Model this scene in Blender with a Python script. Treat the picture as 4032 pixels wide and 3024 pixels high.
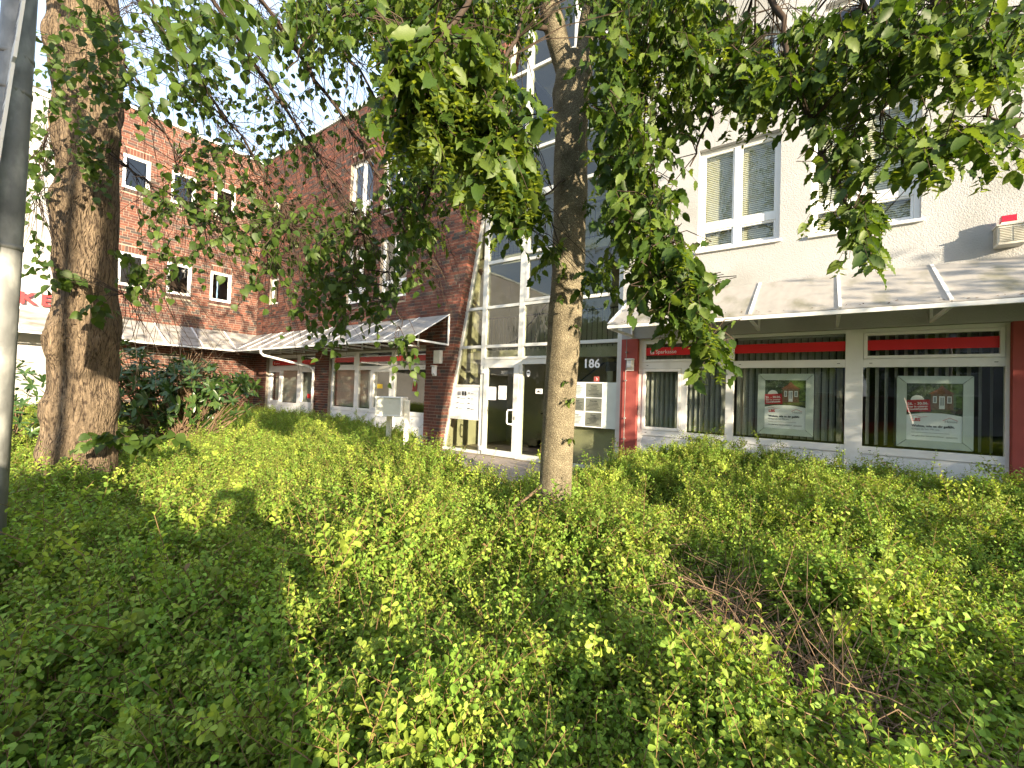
import bpy, bmesh, math, random
import numpy as np
from mathutils import Vector, Matrix

for o in list(bpy.data.objects):
    bpy.data.objects.remove(o)
S = bpy.context.scene
COL = S.collection
RNG = random.Random(7)
NR = np.random.default_rng(11)
NRX = np.random.default_rng(5)
R = math.radians

# ------------------------------------------------------------------ camera
H = 1.53
FPX = 1701.46            # focal length in pixels of the 4032 px wide photograph
YAW, PITCH, ROLL = 0.620357, 0.0222734, 0.0339763
cam_d = bpy.data.cameras.new('camera')
cam_d.sensor_width = 36.0
cam_d.lens = FPX / 4032 * 36
cam_d.clip_start = 0.05
cam_d.clip_end = 1500
cam = bpy.data.objects.new('camera', cam_d)
COL.objects.link(cam)
_f0 = Vector((-math.sin(YAW), math.cos(YAW), 0)); _r0 = Vector((math.cos(YAW), math.sin(YAW), 0)); _u0 = Vector((0, 0, 1))
_fw = _f0 * math.cos(PITCH) + _u0 * math.sin(PITCH)
_up = _u0 * math.cos(PITCH) - _f0 * math.sin(PITCH)
_rt = _r0 * math.cos(ROLL) + _up * math.sin(ROLL)
_up2 = _up * math.cos(ROLL) - _r0 * math.sin(ROLL)
cam.matrix_world = Matrix(((_rt.x, _up2.x, -_fw.x, 0), (_rt.y, _up2.y, -_fw.y, 0), (_rt.z, _up2.z, -_fw.z, H), (0, 0, 0, 1)))
S.camera = cam
CM = np.array([_rt, _up2, _fw])

def at(x, y, c):
    """point c metres deep along the view, under pixel (x, y) of a 2212 px wide print"""
    x *= 1.8228; y *= 1.8228
    d = CM.T @ np.array([(x - 2016) / FPX, -(y - 1512) / FPX, 1.0])
    return d * c + np.array([0, 0, H])

def project(P):
    q = (np.asarray(P) - np.array([0, 0, H])) @ CM.T
    w = np.maximum(q[:, 2], 1e-3)
    return (2016 + FPX * q[:, 0] / w) / 1.8228, (1512 - FPX * q[:, 1] / w) / 1.8228, q[:, 2]

# ------------------------------------------------------------------ sky, sun, exposure
SUN = Vector((0.904, -0.374, 0.207)).normalized()
ELEV = math.asin(SUN.z)
w = bpy.data.worlds.new('World'); S.world = w; w.use_nodes = True
nt = w.node_tree
bg = nt.nodes['Background']
sky = nt.nodes.new('ShaderNodeTexSky'); sky.sky_type = 'NISHITA'; sky.sun_disc = False
sky.sun_elevation = ELEV
sky.sun_rotation = math.atan2(SUN.x, SUN.y)
sky.air_density = 1.0; sky.dust_density = 1.0; sky.ozone_density = 1.2
hz = nt.nodes.new('ShaderNodeMixRGB'); hz.inputs['Fac'].default_value = 0.65; hz.inputs['Color2'].default_value = (2.1, 2.55, 3.25, 1)   # thin high haze all over the sky
nt.links.new(sky.outputs['Color'], hz.inputs['Color1']); nt.links.new(hz.outputs['Color'], bg.inputs['Color'])
bg.inputs['Strength'].default_value = 0.15
sl = bpy.data.lights.new('sun', 'SUN'); sl.energy = 4.4; sl.angle = R(0.5); sl.color = (1.0, 0.84, 0.61)
so = bpy.data.objects.new('sun', sl); COL.objects.link(so)
so.rotation_euler = SUN.to_track_quat('Z', 'Y').to_euler()
so.location = (20, -8, 8)
S.view_settings.view_transform = 'Standard'
S.view_settings.look = 'None'
S.view_settings.gamma = 1
S.view_settings.use_curve_mapping = False
S.view_settings.exposure = 2.0
S.render.engine = 'CYCLES'
S.cycles.transparent_max_bounces = 24
S.cycles.max_bounces = 8

# ------------------------------------------------------------------ materials
def mat(name, col, rough=0.6, metal=0.0, spec=0.5, noise=None, bump=None, attr=False, mixcol=None, transl=0.0, tcol=None, rnd=0.0, stretch=None, dist=0.0):
    """principled material; noise=(scale, amount) varies the colour, mixcol=(colour, scale, low, high) lays stains, bump=(scale, strength)"""
    m = bpy.data.materials.new(name); m.use_nodes = True
    t = m.node_tree; n = t.nodes; L = t.links
    b = n['Principled BSDF']
    b.inputs['Roughness'].default_value = rough; b.inputs['Metallic'].default_value = metal
    b.inputs['Specular IOR Level'].default_value = spec
    tc = n.new('ShaderNodeTexCoord')
    vec = tc.outputs['Object']
    if stretch:
        mp = n.new('ShaderNodeMapping'); mp.inputs['Scale'].default_value = stretch
        L.new(vec, mp.inputs['Vector']); vec = mp.outputs['Vector']
    if attr:
        a = n.new('ShaderNodeAttribute'); a.attribute_name = 'Col'; src = a.outputs['Color']
    else:
        rgb = n.new('ShaderNodeRGB'); rgb.outputs[0].default_value = (*col, 1); src = rgb.outputs[0]
    if mixcol:
        nz = n.new('ShaderNodeTexNoise'); nz.inputs['Scale'].default_value = mixcol[1]; nz.inputs['Detail'].default_value = 6; nz.inputs['Distortion'].default_value = dist
        L.new(vec, nz.inputs['Vector'])
        mr = n.new('ShaderNodeMapRange'); mr.inputs['From Min'].default_value = mixcol[2]; mr.inputs['From Max'].default_value = mixcol[3]
        L.new(nz.outputs['Fac'], mr.inputs['Value'])
        mx = n.new('ShaderNodeMixRGB'); mx.inputs['Color2'].default_value = (*mixcol[0], 1)
        L.new(mr.outputs['Result'], mx.inputs['Fac']); L.new(src, mx.inputs['Color1']); src = mx.outputs['Color']
    if noise:
        nz = n.new('ShaderNodeTexNoise'); nz.inputs['Scale'].default_value = noise[0]; nz.inputs['Detail'].default_value = 5
        L.new(vec, nz.inputs['Vector'])
        mr = n.new('ShaderNodeMapRange'); mr.inputs['From Min'].default_value = 0.3; mr.inputs['From Max'].default_value = 0.7
        mr.inputs['To Min'].default_value = 1 - noise[1]; mr.inputs['To Max'].default_value = 1 + noise[1]
        L.new(nz.outputs['Fac'], mr.inputs['Value'])
        mx = n.new('ShaderNodeVectorMath'); mx.operation = 'SCALE'
        L.new(src, mx.inputs[0]); L.new(mr.outputs['Result'], mx.inputs['Scale']); src = mx.outputs[0]
    if rnd:
        oi = n.new('ShaderNodeObjectInfo')
        mr = n.new('ShaderNodeMapRange'); mr.inputs['To Min'].default_value = 1 - rnd; mr.inputs['To Max'].default_value = 1 + rnd
        L.new(oi.outputs['Random'], mr.inputs['Value'])
        mx = n.new('ShaderNodeVectorMath'); mx.operation = 'SCALE'
        L.new(src, mx.inputs[0]); L.new(mr.outputs['Result'], mx.inputs['Scale']); src = mx.outputs[0]
    L.new(src, b.inputs['Base Color'])
    if bump:
        nz = n.new('ShaderNodeTexNoise'); nz.inputs['Scale'].default_value = bump[0]; nz.inputs['Detail'].default_value = 6; nz.inputs['Distortion'].default_value = dist
        L.new(vec, nz.inputs['Vector'])
        bp = n.new('ShaderNodeBump'); bp.inputs['Strength'].default_value = bump[1]; bp.inputs['Distance'].default_value = bump[2] if len(bump) > 2 else 0.01
        L.new(nz.outputs['Fac'], bp.inputs['Height']); L.new(bp.outputs['Normal'], b.inputs['Normal'])
    if transl:
        tr = n.new('ShaderNodeBsdfTranslucent')
        if tcol:
            mm = n.new('ShaderNodeVectorMath'); mm.operation = 'MULTIPLY'; mm.inputs[1].default_value = tcol
            L.new(src, mm.inputs[0]); L.new(mm.outputs[0], tr.inputs['Color'])
        else:
            L.new(src, tr.inputs['Color'])
        ms = n.new('ShaderNodeMixShader'); ms.inputs[0].default_value = transl
        out = n['Material Output']
        L.new(b.outputs[0], ms.inputs[1]); L.new(tr.outputs[0], ms.inputs[2]); L.new(ms.outputs[0], out.inputs['Surface'])
    return m

def glass_mat(name, tint=(0.86, 0.9, 0.88), refl=1.0):
    m = bpy.data.materials.new(name); m.use_nodes = True
    t = m.node_tree; n = t.nodes; L = t.links
    n.remove(n['Principled BSDF'])
    tr = n.new('ShaderNodeBsdfTransparent'); tr.inputs[0].default_value = (*tint, 1)
    gl = n.new('ShaderNodeBsdfGlossy'); gl.inputs['Roughness'].default_value = 0.0; gl.inputs[0].default_value = (refl, refl, refl, 1)
    fr = n.new('ShaderNodeFresnel'); fr.inputs['IOR'].default_value = 1.5
    nz = n.new('ShaderNodeTexNoise'); nz.inputs['Scale'].default_value = 1.3
    tc = n.new('ShaderNodeTexCoord'); L.new(tc.outputs['Object'], nz.inputs['Vector'])
    bp = n.new('ShaderNodeBump'); bp.inputs['Strength'].default_value = 0.05; bp.inputs['Distance'].default_value = 0.02
    L.new(nz.outputs['Fac'], bp.inputs['Height']); L.new(bp.outputs[0], gl.inputs['Normal'])
    ms = n.new('ShaderNodeMixShader')
    ge = n.new('ShaderNodeNewGeometry'); sb_ = n.new('ShaderNodeMath'); sb_.operation = 'SUBTRACT'; sb_.inputs[0].default_value = 1.0
    L.new(ge.outputs['Backfacing'], sb_.inputs[1]); mu = n.new('ShaderNodeMath'); mu.operation = 'MULTIPLY'
    L.new(fr.outputs[0], mu.inputs[0]); L.new(sb_.outputs[0], mu.inputs[1]); m2 = n.new('ShaderNodeMath'); m2.operation = 'MULTIPLY'; m2.inputs[1].default_value = 1.7; m2.use_clamp = True
    L.new(mu.outputs[0], m2.inputs[0])
    L.new(m2.outputs[0], ms.inputs[0]); L.new(tr.outputs[0], ms.inputs[1]); L.new(gl.outputs[0], ms.inputs[2])
    L.new(ms.outputs[0], n['Material Output'].inputs['Surface'])
    return m

M = {}
M['brick'] = mat('brick', (0.3, 0.1, 0.06), 0.85, attr=True, noise=(35, 0.28), bump=(90, 0.4, 0.004), spec=0.2)
M['mortar'] = mat('mortar', (0.27, 0.235, 0.19), 0.95, noise=(25, 0.2), bump=(120, 0.4, 0.004), spec=0.1)
M['render'] = mat('white_render', (0.41, 0.41, 0.41), 0.95, noise=(1.1, 0.05), bump=(70, 0.75, 0.012), spec=0.1, mixcol=((0.31, 0.305, 0.285), 0.9, 0.48, 0.75))
M['redrender'] = mat('red_render', (0.30, 0.075, 0.065), 0.95, noise=(3, 0.12), bump=(140, 0.7, 0.006), spec=0.1)
M['plinth'] = mat('plinth_concrete', (0.3, 0.3, 0.29), 0.9, noise=(8, 0.15), bump=(60, 0.4, 0.005))
M['frame'] = mat('white_frame', (0.78, 0.78, 0.77), 0.35, noise=(4, 0.04), mixcol=((0.55, 0.54, 0.5), 2.5, 0.6, 0.85))
M['alu'] = mat('pale_metal_frame', (0.60, 0.60, 0.56), 0.35, noise=(6, 0.05), mixcol=((0.5, 0.5, 0.47), 4, 0.58, 0.85))
M['panel'] = mat('white_panel', (0.72, 0.73, 0.74), 0.5, noise=(30, 0.04))
M['dark'] = mat('dark_gap', (0.02, 0.02, 0.02), 0.8)
M['glass'] = glass_mat('window_glass', (0.92, 0.945, 0.925))
M['stairglass'] = glass_mat('stair_glass', (0.84, 0.86, 0.79))
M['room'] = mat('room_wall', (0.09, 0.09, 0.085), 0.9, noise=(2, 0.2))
M['stairwall'] = mat('stair_wall', (0.42, 0.40, 0.31), 0.9, noise=(3, 0.05))
M['stairfloor'] = mat('stair_floor', (0.28, 0.23, 0.17), 0.5, noise=(10, 0.15))
M['blind'] = mat('blind_fabric', (0.40, 0.40, 0.36), 0.85, noise=(20, 0.06), transl=0.25)
M['venetian'] = mat('venetian_slat', (0.70, 0.66, 0.53), 0.55, transl=0.2)
M['red'] = mat('red_film', (0.62, 0.012, 0.016), 0.45, noise=(3, 0.06))
M['white'] = mat('white_print', (0.82, 0.82, 0.82), 0.5)
M['black'] = mat('black_print', (0.02, 0.02, 0.022), 0.6)
M['grey'] = mat('grey_print', (0.28, 0.29, 0.3), 0.6)
M['paper'] = mat('poster_paper', (0.85, 0.86, 0.87), 0.6)
M['pframe'] = mat('poster_frame', (0.60, 0.65, 0.61), 0.35, noise=(6, 0.05))
M['canopy'] = mat('canopy_sheet', (0.48, 0.46, 0.43), 0.4, noise=(5, 0.1), mixcol=((0.20, 0.19, 0.14), 2.2, 0.5, 0.72), transl=0.35, stretch=(2.5, 1, 0.7))
M['canopyw'] = mat('clear_canopy_sheet', (0.52, 0.49, 0.45), 0.4, noise=(5, 0.08), mixcol=((0.27, 0.26, 0.18), 1.5, 0.52, 0.72), transl=0.35, stretch=(2.2, 1, 0.8))
M['rail'] = mat('white_metal', (0.76, 0.76, 0.75), 0.4, noise=(9, 0.06), mixcol=((0.42, 0.36, 0.28), 7, 0.62, 0.85))
M['galv'] = mat('galvanised_steel', (0.15, 0.155, 0.15), 0.6, metal=0.0, noise=(14, 0.3), mixcol=((0.26, 0.265, 0.25), 9, 0.48, 0.62), stretch=(1, 1, 0.5), bump=(40, .3, .003))
M['sign'] = mat('sign_board', (0.68, 0.67, 0.62), 0.5, noise=(9, 0.05), mixcol=((0.4, 0.38, 0.33), 16, 0.62, 0.75))
M['coping'] = mat('roof_coping', (0.55, 0.62, 0.60), 0.5, noise=(4, 0.06))
M['iron'] = mat('black_iron', (0.025, 0.025, 0.028), 0.5)
M['boxwhite'] = mat('box_enamel', (0.70, 0.69, 0.62), 0.45, noise=(12, 0.05), mixcol=((0.45, 0.42, 0.33), 9, 0.6, 0.8))
M['siren'] = mat('siren_case', (0.52, 0.50, 0.43), 0.6, noise=(20, 0.1), mixcol=((0.3, 0.27, 0.2), 14, 0.6, 0.8))
M['sirenred'] = mat('red_lens', (0.55, 0.01, 0.03), 0.25)
M['lampglass'] = mat('frosted_lamp', (0.72, 0.73, 0.75), 0.25)
M['soil'] = mat('bed_soil', (0.055, 0.04, 0.026), 0.95, noise=(6, 0.35), bump=(25, 0.9, 0.03))
M['paving'] = mat('paving_slab', (0.30, 0.25, 0.21), 0.9, noise=(7, 0.16), bump=(80, 0.3, 0.004))
M['asphalt'] = mat('asphalt', (0.05, 0.05, 0.052), 0.9, noise=(40, 0.25), bump=(200, 0.5, 0.004))
M['grassmat'] = mat('lawn', (0.06, 0.10, 0.025), 0.9, noise=(3, 0.3), bump=(60, 0.8, 0.02))
M['bark'] = mat('linden_bark', (0.20, 0.15, 0.10), 0.95, noise=(3, 0.3), bump=(9, 1.0, 0.09), mixcol=((0.075, 0.055, 0.04), 11, 0.5, 0.62), stretch=(3.2, 3.2, 0.75), spec=0.1, dist=1.6)
M['bark2'] = mat('hornbeam_bark', (0.15, 0.125, 0.085), 0.95, noise=(9, 0.3), bump=(130, 1.0, 0.02), mixcol=((0.34, 0.30, 0.20), 170, 0.5, 0.62), spec=0.1)
M['twig'] = mat('twig_bark', (0.055, 0.04, 0.03), 0.9, noise=(30, 0.25), spec=0.1)
M['redstem'] = mat('shrub_stem', (0.17, 0.10, 0.05), 0.8, noise=(20, 0.2), spec=0.2)
M['deadtwig'] = mat('dead_twig', (0.17, 0.115, 0.075), 0.9, noise=(14, 0.35), spec=0.1)
M['leaf'] = mat('broad_leaf', (0, 0, 0), 0.5, attr=True, noise=(60, 0.12), transl=0.42, tcol=(1.5, 1.45, 0.6), spec=0.35)
M['hedgeleaf'] = mat('hedge_leaf', (0, 0, 0), 0.55, attr=True, noise=(45, 0.1), transl=0.38, tcol=(1.35, 1.3, 0.6), spec=0.25, rnd=0.28)
M['gloss'] = mat('evergreen_leaf', (0, 0, 0), 0.32, attr=True, noise=(40, 0.1), transl=0.2, tcol=(1.4, 1.4, 0.6), spec=0.5)
M['cloth'] = mat('dark_cloth', (0.03, 0.035, 0.05), 0.9)
M['skin'] = mat('skin', (0.45, 0.26, 0.18), 0.6)
M['carpaint'] = mat('red_car_paint', (0.22, 0.012, 0.014), 0.25)
M['tyre'] = mat('tyre_rubber', (0.02, 0.02, 0.02), 0.9)
M['rim'] = mat('wheel_rim', (0.4, 0.4, 0.42), 0.35, metal=0.7)
M['carglass'] = mat('car_glass', (0.015, 0.018, 0.02), 0.06)
M['clearlamp'] = mat('car_lamp', (0.6, 0.6, 0.58), 0.15)
M['roof'] = mat('roof_tiles', (0.16, 0.06, 0.04), 0.85, noise=(3, 0.2))

# ------------------------------------------------------------------ mesh helpers
class MB:
    """collects verts, faces and (optionally) one colour per face, and links them as ONE mesh object"""
    def __init__(self, tf=None):
        self.v = []; self.f = []; self.c = []; self.tf = tf
    def add(self, vs, fs, col=None):
        k = len(self.v)
        if self.tf: vs = [self.tf(*p) for p in vs]
        self.v.extend(tuple(p) for p in vs)
        for f in fs:
            self.f.append(tuple(i + k for i in f)); self.c.append(col)
        return self
    def box(self, a, b, col=None):
        x0, y0, z0 = a; x1, y1, z1 = b
        if x0 > x1: x0, x1 = x1, x0
        if y0 > y1: y0, y1 = y1, y0
        if z0 > z1: z0, z1 = z1, z0
        vs = [(x0, y0, z0), (x1, y0, z0), (x1, y1, z0), (x0, y1, z0), (x0, y0, z1), (x1, y0, z1), (x1, y1, z1), (x0, y1, z1)]
        return self.add(vs, [(0, 3, 2, 1), (4, 5, 6, 7), (0, 1, 5, 4), (1, 2, 6, 5), (2, 3, 7, 6), (3, 0, 4, 7)], col)
    def prism(self, poly, d0, d1, axis=1, col=None):
        """poly: list of (a, b); extruded along the given axis between d0 and d1"""
        n = len(poly)
        def p(a, b, d):
            return (a, d, b) if axis == 1 else ((d, a, b) if axis == 0 else (a, b, d))
        vs = [p(a, b, d0) for a, b in poly] + [p(a, b, d1) for a, b in poly]
        fs = [tuple(range(n)), tuple(range(2 * n - 1, n - 1, -1))] + [(i, i + n, (i + 1) % n + n, (i + 1) % n) for i in range(n)]
        return self.add(vs, fs, col)
    def beam(self, p, q, wx, wy, up=(0, 0, 1), col=None):
        """square bar from p to q"""
        p = Vector(p); q = Vector(q); d = (q - p).normalized(); u = Vector(up)
        if abs(d.dot(u)) > 0.98: u = Vector((0, 1, 0))
        s = d.cross(u).normalized(); u = s.cross(d)
        vs = []
        for c in (p, q):
            for a, b in ((-1, -1), (1, -1), (1, 1), (-1, 1)):
                vs.append(c + s * (a * wx / 2) + u * (b * wy / 2))
        return self.add(vs, [(0, 1, 2, 3), (7, 6, 5, 4), (0, 4, 5, 1), (1, 5, 6, 2), (2, 6, 7, 3), (3, 7, 4, 0)], col)
    def tube(self, pts, rad, n=6, cap=True, col=None, wob=None):
        pts = [Vector(p) for p in pts]
        if not hasattr(rad, '__len__'): rad = [rad] * len(pts)
        vs = []; prev = None
        for i, p in enumerate(pts):
            d = (pts[min(i + 1, len(pts) - 1)] - pts[max(i - 1, 0)])
            d = d.normalized() if d.length > 1e-9 else Vector((0, 0, 1))
            if prev is None:
                s = d.orthogonal().normalized()
            else:
                s = (prev - d * prev.dot(d)); s = s.normalized() if s.length > 1e-6 else d.orthogonal().normalized()
            prev = s; t = d.cross(s)
            for k in range(n):
                a = 2 * math.pi * k / n
                r = rad[i] * (wob(i, a) if wob else 1)
                vs.append(p + s * (math.cos(a) * r) + t * (math.sin(a) * r))
        fs = []
        for i in range(len(pts) - 1):
            for k in range(n):
                k2 = (k + 1) % n
                fs.append((i * n + k, i * n + k2, (i + 1) * n + k2, (i + 1) * n + k))
        if cap:
            fs.append(tuple(range(n - 1, -1, -1))); m = (len(pts) - 1) * n; fs.append(tuple(range(m, m + n)))
        return self.add(vs, fs, col)
    def mesh(self, name, m, smooth=False):
        me = bpy.data.meshes.new(name); me.from_pydata(self.v, [], self.f)
        if any(c is not None for c in self.c):
            a = me.color_attributes.new('Col', 'FLOAT_COLOR', 'CORNER')
            arr = np.ones((len(me.loops), 4), dtype=np.float32); i = 0
            for f, c in zip(self.f, self.c):
                if c is not None: arr[i:i + len(f), :3] = c
                i += len(f)
            a.data.foreach_set('color', arr.ravel())
        for q in (m if isinstance(m, (list, tuple)) else [m]): me.materials.append(q)
        if smooth: me.polygons.foreach_set('use_smooth', [True] * len(me.polygons))
        me.update()
        return me
    def build(self, name, m, parent=None, smooth=False, bevel=0, **kw):
        return link(name, self.mesh(name, m, smooth), parent, bevel=bevel, **kw)

def link(name, me, parent=None, mw=None, bevel=0, kind=None, label=None):
    o = bpy.data.objects.new(name, me); COL.objects.link(o)
    if parent is not None: put(o, parent)
    if mw is not None: o.matrix_basis = mw
    if bevel:
        b = o.modifiers.new('bevel', 'BEVEL'); b.width = bevel; b.segments = 2; b.limit_method = 'ANGLE'
    if kind: o['kind'] = kind
    if label: o['label'] = label
    return o

def put(o, parent):
    o.parent = parent
    if parent.type == 'EMPTY': o.matrix_parent_inverse = Matrix.Translation(-parent.location)

def thing(name, loc, label, cat, group=None):
    o = bpy.data.objects.new(name, None); COL.objects.link(o); o.location = loc
    o.empty_display_size = 0.2
    tag(o, label, cat, group); return o

def tag(o, label, cat, group=None):
    o['label'] = label; o['category'] = cat
    if group: o['group'] = group
    return o

def struct(o):
    o['kind'] = 'structure'; return o

_dg = None
def text(name, s, size, m, loc, rotz=0, parent=None, align='LEFT', bold=0.0, ext=0.0015, sx=1.0, mirror=False, tilt=0):
    """lettering standing upright, readable from -Y when rotz is 0"""
    cu = bpy.data.curves.new(name, 'FONT'); cu.body = s; cu.size = size; cu.align_x = align
    cu.extrude = ext; cu.offset = bold; cu.resolution_u = 3
    t = bpy.data.objects.new(name + '_tmp', cu); COL.objects.link(t)
    dg = bpy.context.evaluated_depsgraph_get()
    me = bpy.data.meshes.new_from_object(t.evaluated_get(dg))
    bpy.data.objects.remove(t); bpy.data.curves.remove(cu)
    me.materials.clear(); me.materials.append(m); me.name = name
    mw = Matrix.Translation(loc) @ Matrix.Rotation(rotz, 4, 'Z') @ Matrix.Rotation(R(90), 4, 'X') @ Matrix.Rotation(tilt, 4, 'Z')
    me.transform(mw @ Matrix.Diagonal((-sx if mirror else sx, 1, 1, 1)))
    if mirror: me.flip_normals()
    return link(name, me, parent)

FAC = lambda P: (lambda u, d, z: (u, P + d, z))            # facade facing the street
WING = lambda P: (lambda u, d, z: (P - d, u, z))           # wing facing +X

# ------------------------------------------------------------------ ground, street
def slab(name, x0, y0, x1, y1, z0, z1, m, kind='structure'):
    return MB().box((x0, y0, z0), (x1, y1, z1)).build(name, m, kind=kind)
slab('ground', -250, -250, 250, 250, -0.6, -0.05, M['grassmat'])
slab('street', -120, -9.6, 120, -3.0, -0.049, -0.045, M['asphalt'])
slab('pavement', -120, -2.88, 120, 0.05, -0.049, 0.0, M['paving'])
slab('kerb', -120, -3.0, 120, -2.88, -0.049, 0.06, M['plinth'])
slab('far_pavement', -120, -12.5, 120, -9.6, -0.049, 0.06, M['paving'])
slab('bed', -18.2, 0.05, 8, 8.0, -0.049, 0.004, M['soil'])
# flagged path from the door out to the street side, slab by slab
path = MB().prism([(-8.5, 8.2), (-8.9, 7.2), (-6.8, 6.25), (-4.6, 4.75), (-3.0, 4.75), (-2.6, 5.6), (-2.4, 8.1)], 0.005, 0.008, axis=2).build('path', M['mortar'], kind='structure')
pv = []
for i in range(-9, 0):
    for j in range(11):
        x = -2.45 + i * 0.66 + 0.33 * (j % 2); y = 4.8 + j * 0.32
        if y + .3 > 8.1: continue
        b0 = -6.8 + (6.25 - y) * 1.47 if y < 6.25 else -8.4
        if x < b0 or x + .64 > -2.45: continue
        pv.append((x, y))
slabme = None
for x, y in pv:
    if slabme is None:
        slabme = MB().box((0, 0, 0.0), (0.648, 0.308, 0.024)).mesh('paving_stone', M['paving'])
    link('paving_stone', slabme, path, Matrix.Translation((x, y, 0.006)))

# ------------------------------------------------------------------ brick building
BX = -18.3; BY = 8.0; ROOF = 10.35
brick_b = thing('brick_building', (-13, 8, 0), 'red brick office building with two wings meeting in an inner corner, white windows', 'building')
slant = lambda z: -8.09 + 0.185 * z
CH = 0.0833
BRICKS = [(0.130, 0.053, 0.037), (0.114, 0.048, 0.036), (0.150, 0.060, 0.041), (0.095, 0.045, 0.036), (0.075, 0.050, 0.044), (0.062, 0.052, 0.047), (0.10, 0.050, 0.041), (0.215, 0.08, 0.054)]
BW = [5, 5, 4, 4, 3, 2, 3, 2]
BPOOL = [i for i, k in enumerate(BW) for _ in range(k)]
front_open = [(-17.32, -13.92, 0.0, 2.67), (-13.08, -8.56, 0.0, 2.67),
              (-12.32, -11.14, 4.17, 5.96), (-10.64, -9.46, 4.17, 5.96),
              (-12.32, -11.14, 6.83, 8.67), (-10.64, -9.46, 6.83, 8.67),
              (-17.34, -16.66, 4.62, 5.66), (-17.34, -16.66, 7.83, 8.79)]
wing_open = [(y0, y1, z0, z1) for z0, z1 in ((4.59, 5.68), (7.74, 8.85)) for y0, y1 in ((3.76, 4.47), (5.04, 5.76), (6.34, 7.04))]
all_bricks = []      # (u0, u1, z0, z1, depth, colour index, wing?)
def lay(u_lo, u_hi, z_hi, openings, wing, jag=None):
    rr = random.Random(3 if wing else 4)
    rows = int(z_hi / CH)
    for r in range(rows):
        z0 = r * CH + 0.006; z1 = z0 + 0.0713
        hi = u_hi if jag is None else jag((z0 + z1) / 2, r)
        # free stretches of this row
        cuts = [(u_lo, hi)]
        for (a, b, c, d) in openings:
            if z1 > c - 0.004 - (0.115 if c > 1 else 0) and z0 < d + 0.004 + (0.20 if c > 1 else 0.0):
                a2, b2 = a - 0.004, b + 0.004
                nx = []
                for (p, q) in cuts:
                    if b2 <= p or a2 >= q: nx.append((p, q)); continue
                    if a2 - p > 0.03: nx.append((p, a2))
                    if q - b2 > 0.03: nx.append((b2, q))
                cuts = nx
        for (p, q) in cuts:
            u = u_lo - 0.3 + (0.126 if r % 2 else 0.0) + (0.063 if r % 4 > 1 else 0)
            while u < q:
                Lh = 0.115 if rr.random() < 0.22 else 0.24
                a, b = max(u, p), min(u + Lh, q)
                if b - a > 0.02:
                    all_bricks.append((a, b, z0, z1, rr.uniform(0.005, 0.010), rr.choice(BPOOL), wing))
                u += Lh + 0.012
lay(BX, 0, ROOF, front_open, False, jag=lambda z, r: slant(z) - (0.252 if r % 2 else 0.127))
lay(2.95, BY - 0.012, ROOF, wing_open, True)
# soldier courses over, and rowlock courses under, the upper windows
for opens, wing in ((front_open, False), (wing_open, True)):
    for (a, b, c, d) in opens:
        if c < 1: continue
        k = 0; u = a - 0.0
        while u < b - 0.03:
            all_bricks.append((u, min(u + 0.0713, b), d + 0.012, d + 0.196, 0.008, RNG.choice(BPOOL), wing)); u += CH
        u = a - 0.0
        while u < b - 0.03:
            all_bricks.append((u, min(u + 0.0713, b), c - 0.112, c - 0.006, 0.028, RNG.choice([4, 5, 6, 3]), wing)); u += CH
# quoin of the slanted end: bricks turning the corner
quoin = []
for r in range(int(ROOF / CH)):
    z0 = r * CH + 0.006; z1 = z0 + 0.0713; s = slant((z0 + z1) / 2)
    long = r % 2
    quoin.append((s - (0.24 if long else 0.115), s + 0.008, BY - 0.008, BY + (0.115 if long else 0.24), z0, z1))
    if long: quoin.append((s - 0.11, s + 0.007, BY + 0.127, BY + 0.27, z0, z1))
def brick_box(mb, a, b, z0, z1, d, c, wing):
    tf = WING(BX) if wing else FAC(BY)
    vs = [tf(*p) for p in ((a, -d, z0), (b, -d, z0), (b, 0.02, z0), (a, 0.02, z0), (a, -d, z1), (b, -d, z1), (b, 0.02, z1), (a, 0.02, z1))]
    mb.add(vs, [(4, 5, 6, 7), (0, 3, 2, 1), (0, 1, 5, 4), (1, 2, 6, 5), (3, 0, 4, 7)], BRICKS[c])
cent = np.array([(WING(BX) if q[6] else FAC(BY))((q[0] + q[1]) / 2, 0, (q[2] + q[3]) / 2) for q in all_bricks])
px, py, pd = project(cent)
score = np.where((px > 0) & (px < 2212) & (py > 0) & (py < 960) & (cent[:, 2] > 0.4), pd, 1e6)
nearest = set(np.argsort(score)[:230].tolist())
cache = {}
rest = MB()
for i, q in enumerate(all_bricks):
    if i in nearest:
        a, b, z0, z1, d, c, wing = q
        key = (round((b - a) / 0.03), c, wing)
        if key not in cache:
            t = MB(); Lq = max(round((b - a) / 0.03) * 0.03, 0.03)
            brick_box(t, 0, Lq, 0, 0.0713, 0.008, c, wing)
            tf0 = (WING(BX) if wing else FAC(BY))(0, 0, 0)
            t.v = [(p[0] - tf0[0], p[1] - tf0[1], p[2] - tf0[2]) for p in t.v]
            cache[key] = (t.mesh('brick', M['brick']), Lq)
        me, Lq = cache[key]
        p = (WING(BX) if wing else FAC(BY))(a, 0, z0)
        sc = (1, (b - a) / Lq, 1) if wing else ((b - a) / Lq, 1, 1)
        link('brick', me, brick_b, Matrix.Translation(p) @ Matrix.Diagonal((*sc, 1)))
    else:
        brick_box(rest, *q)
qc = {}
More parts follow.
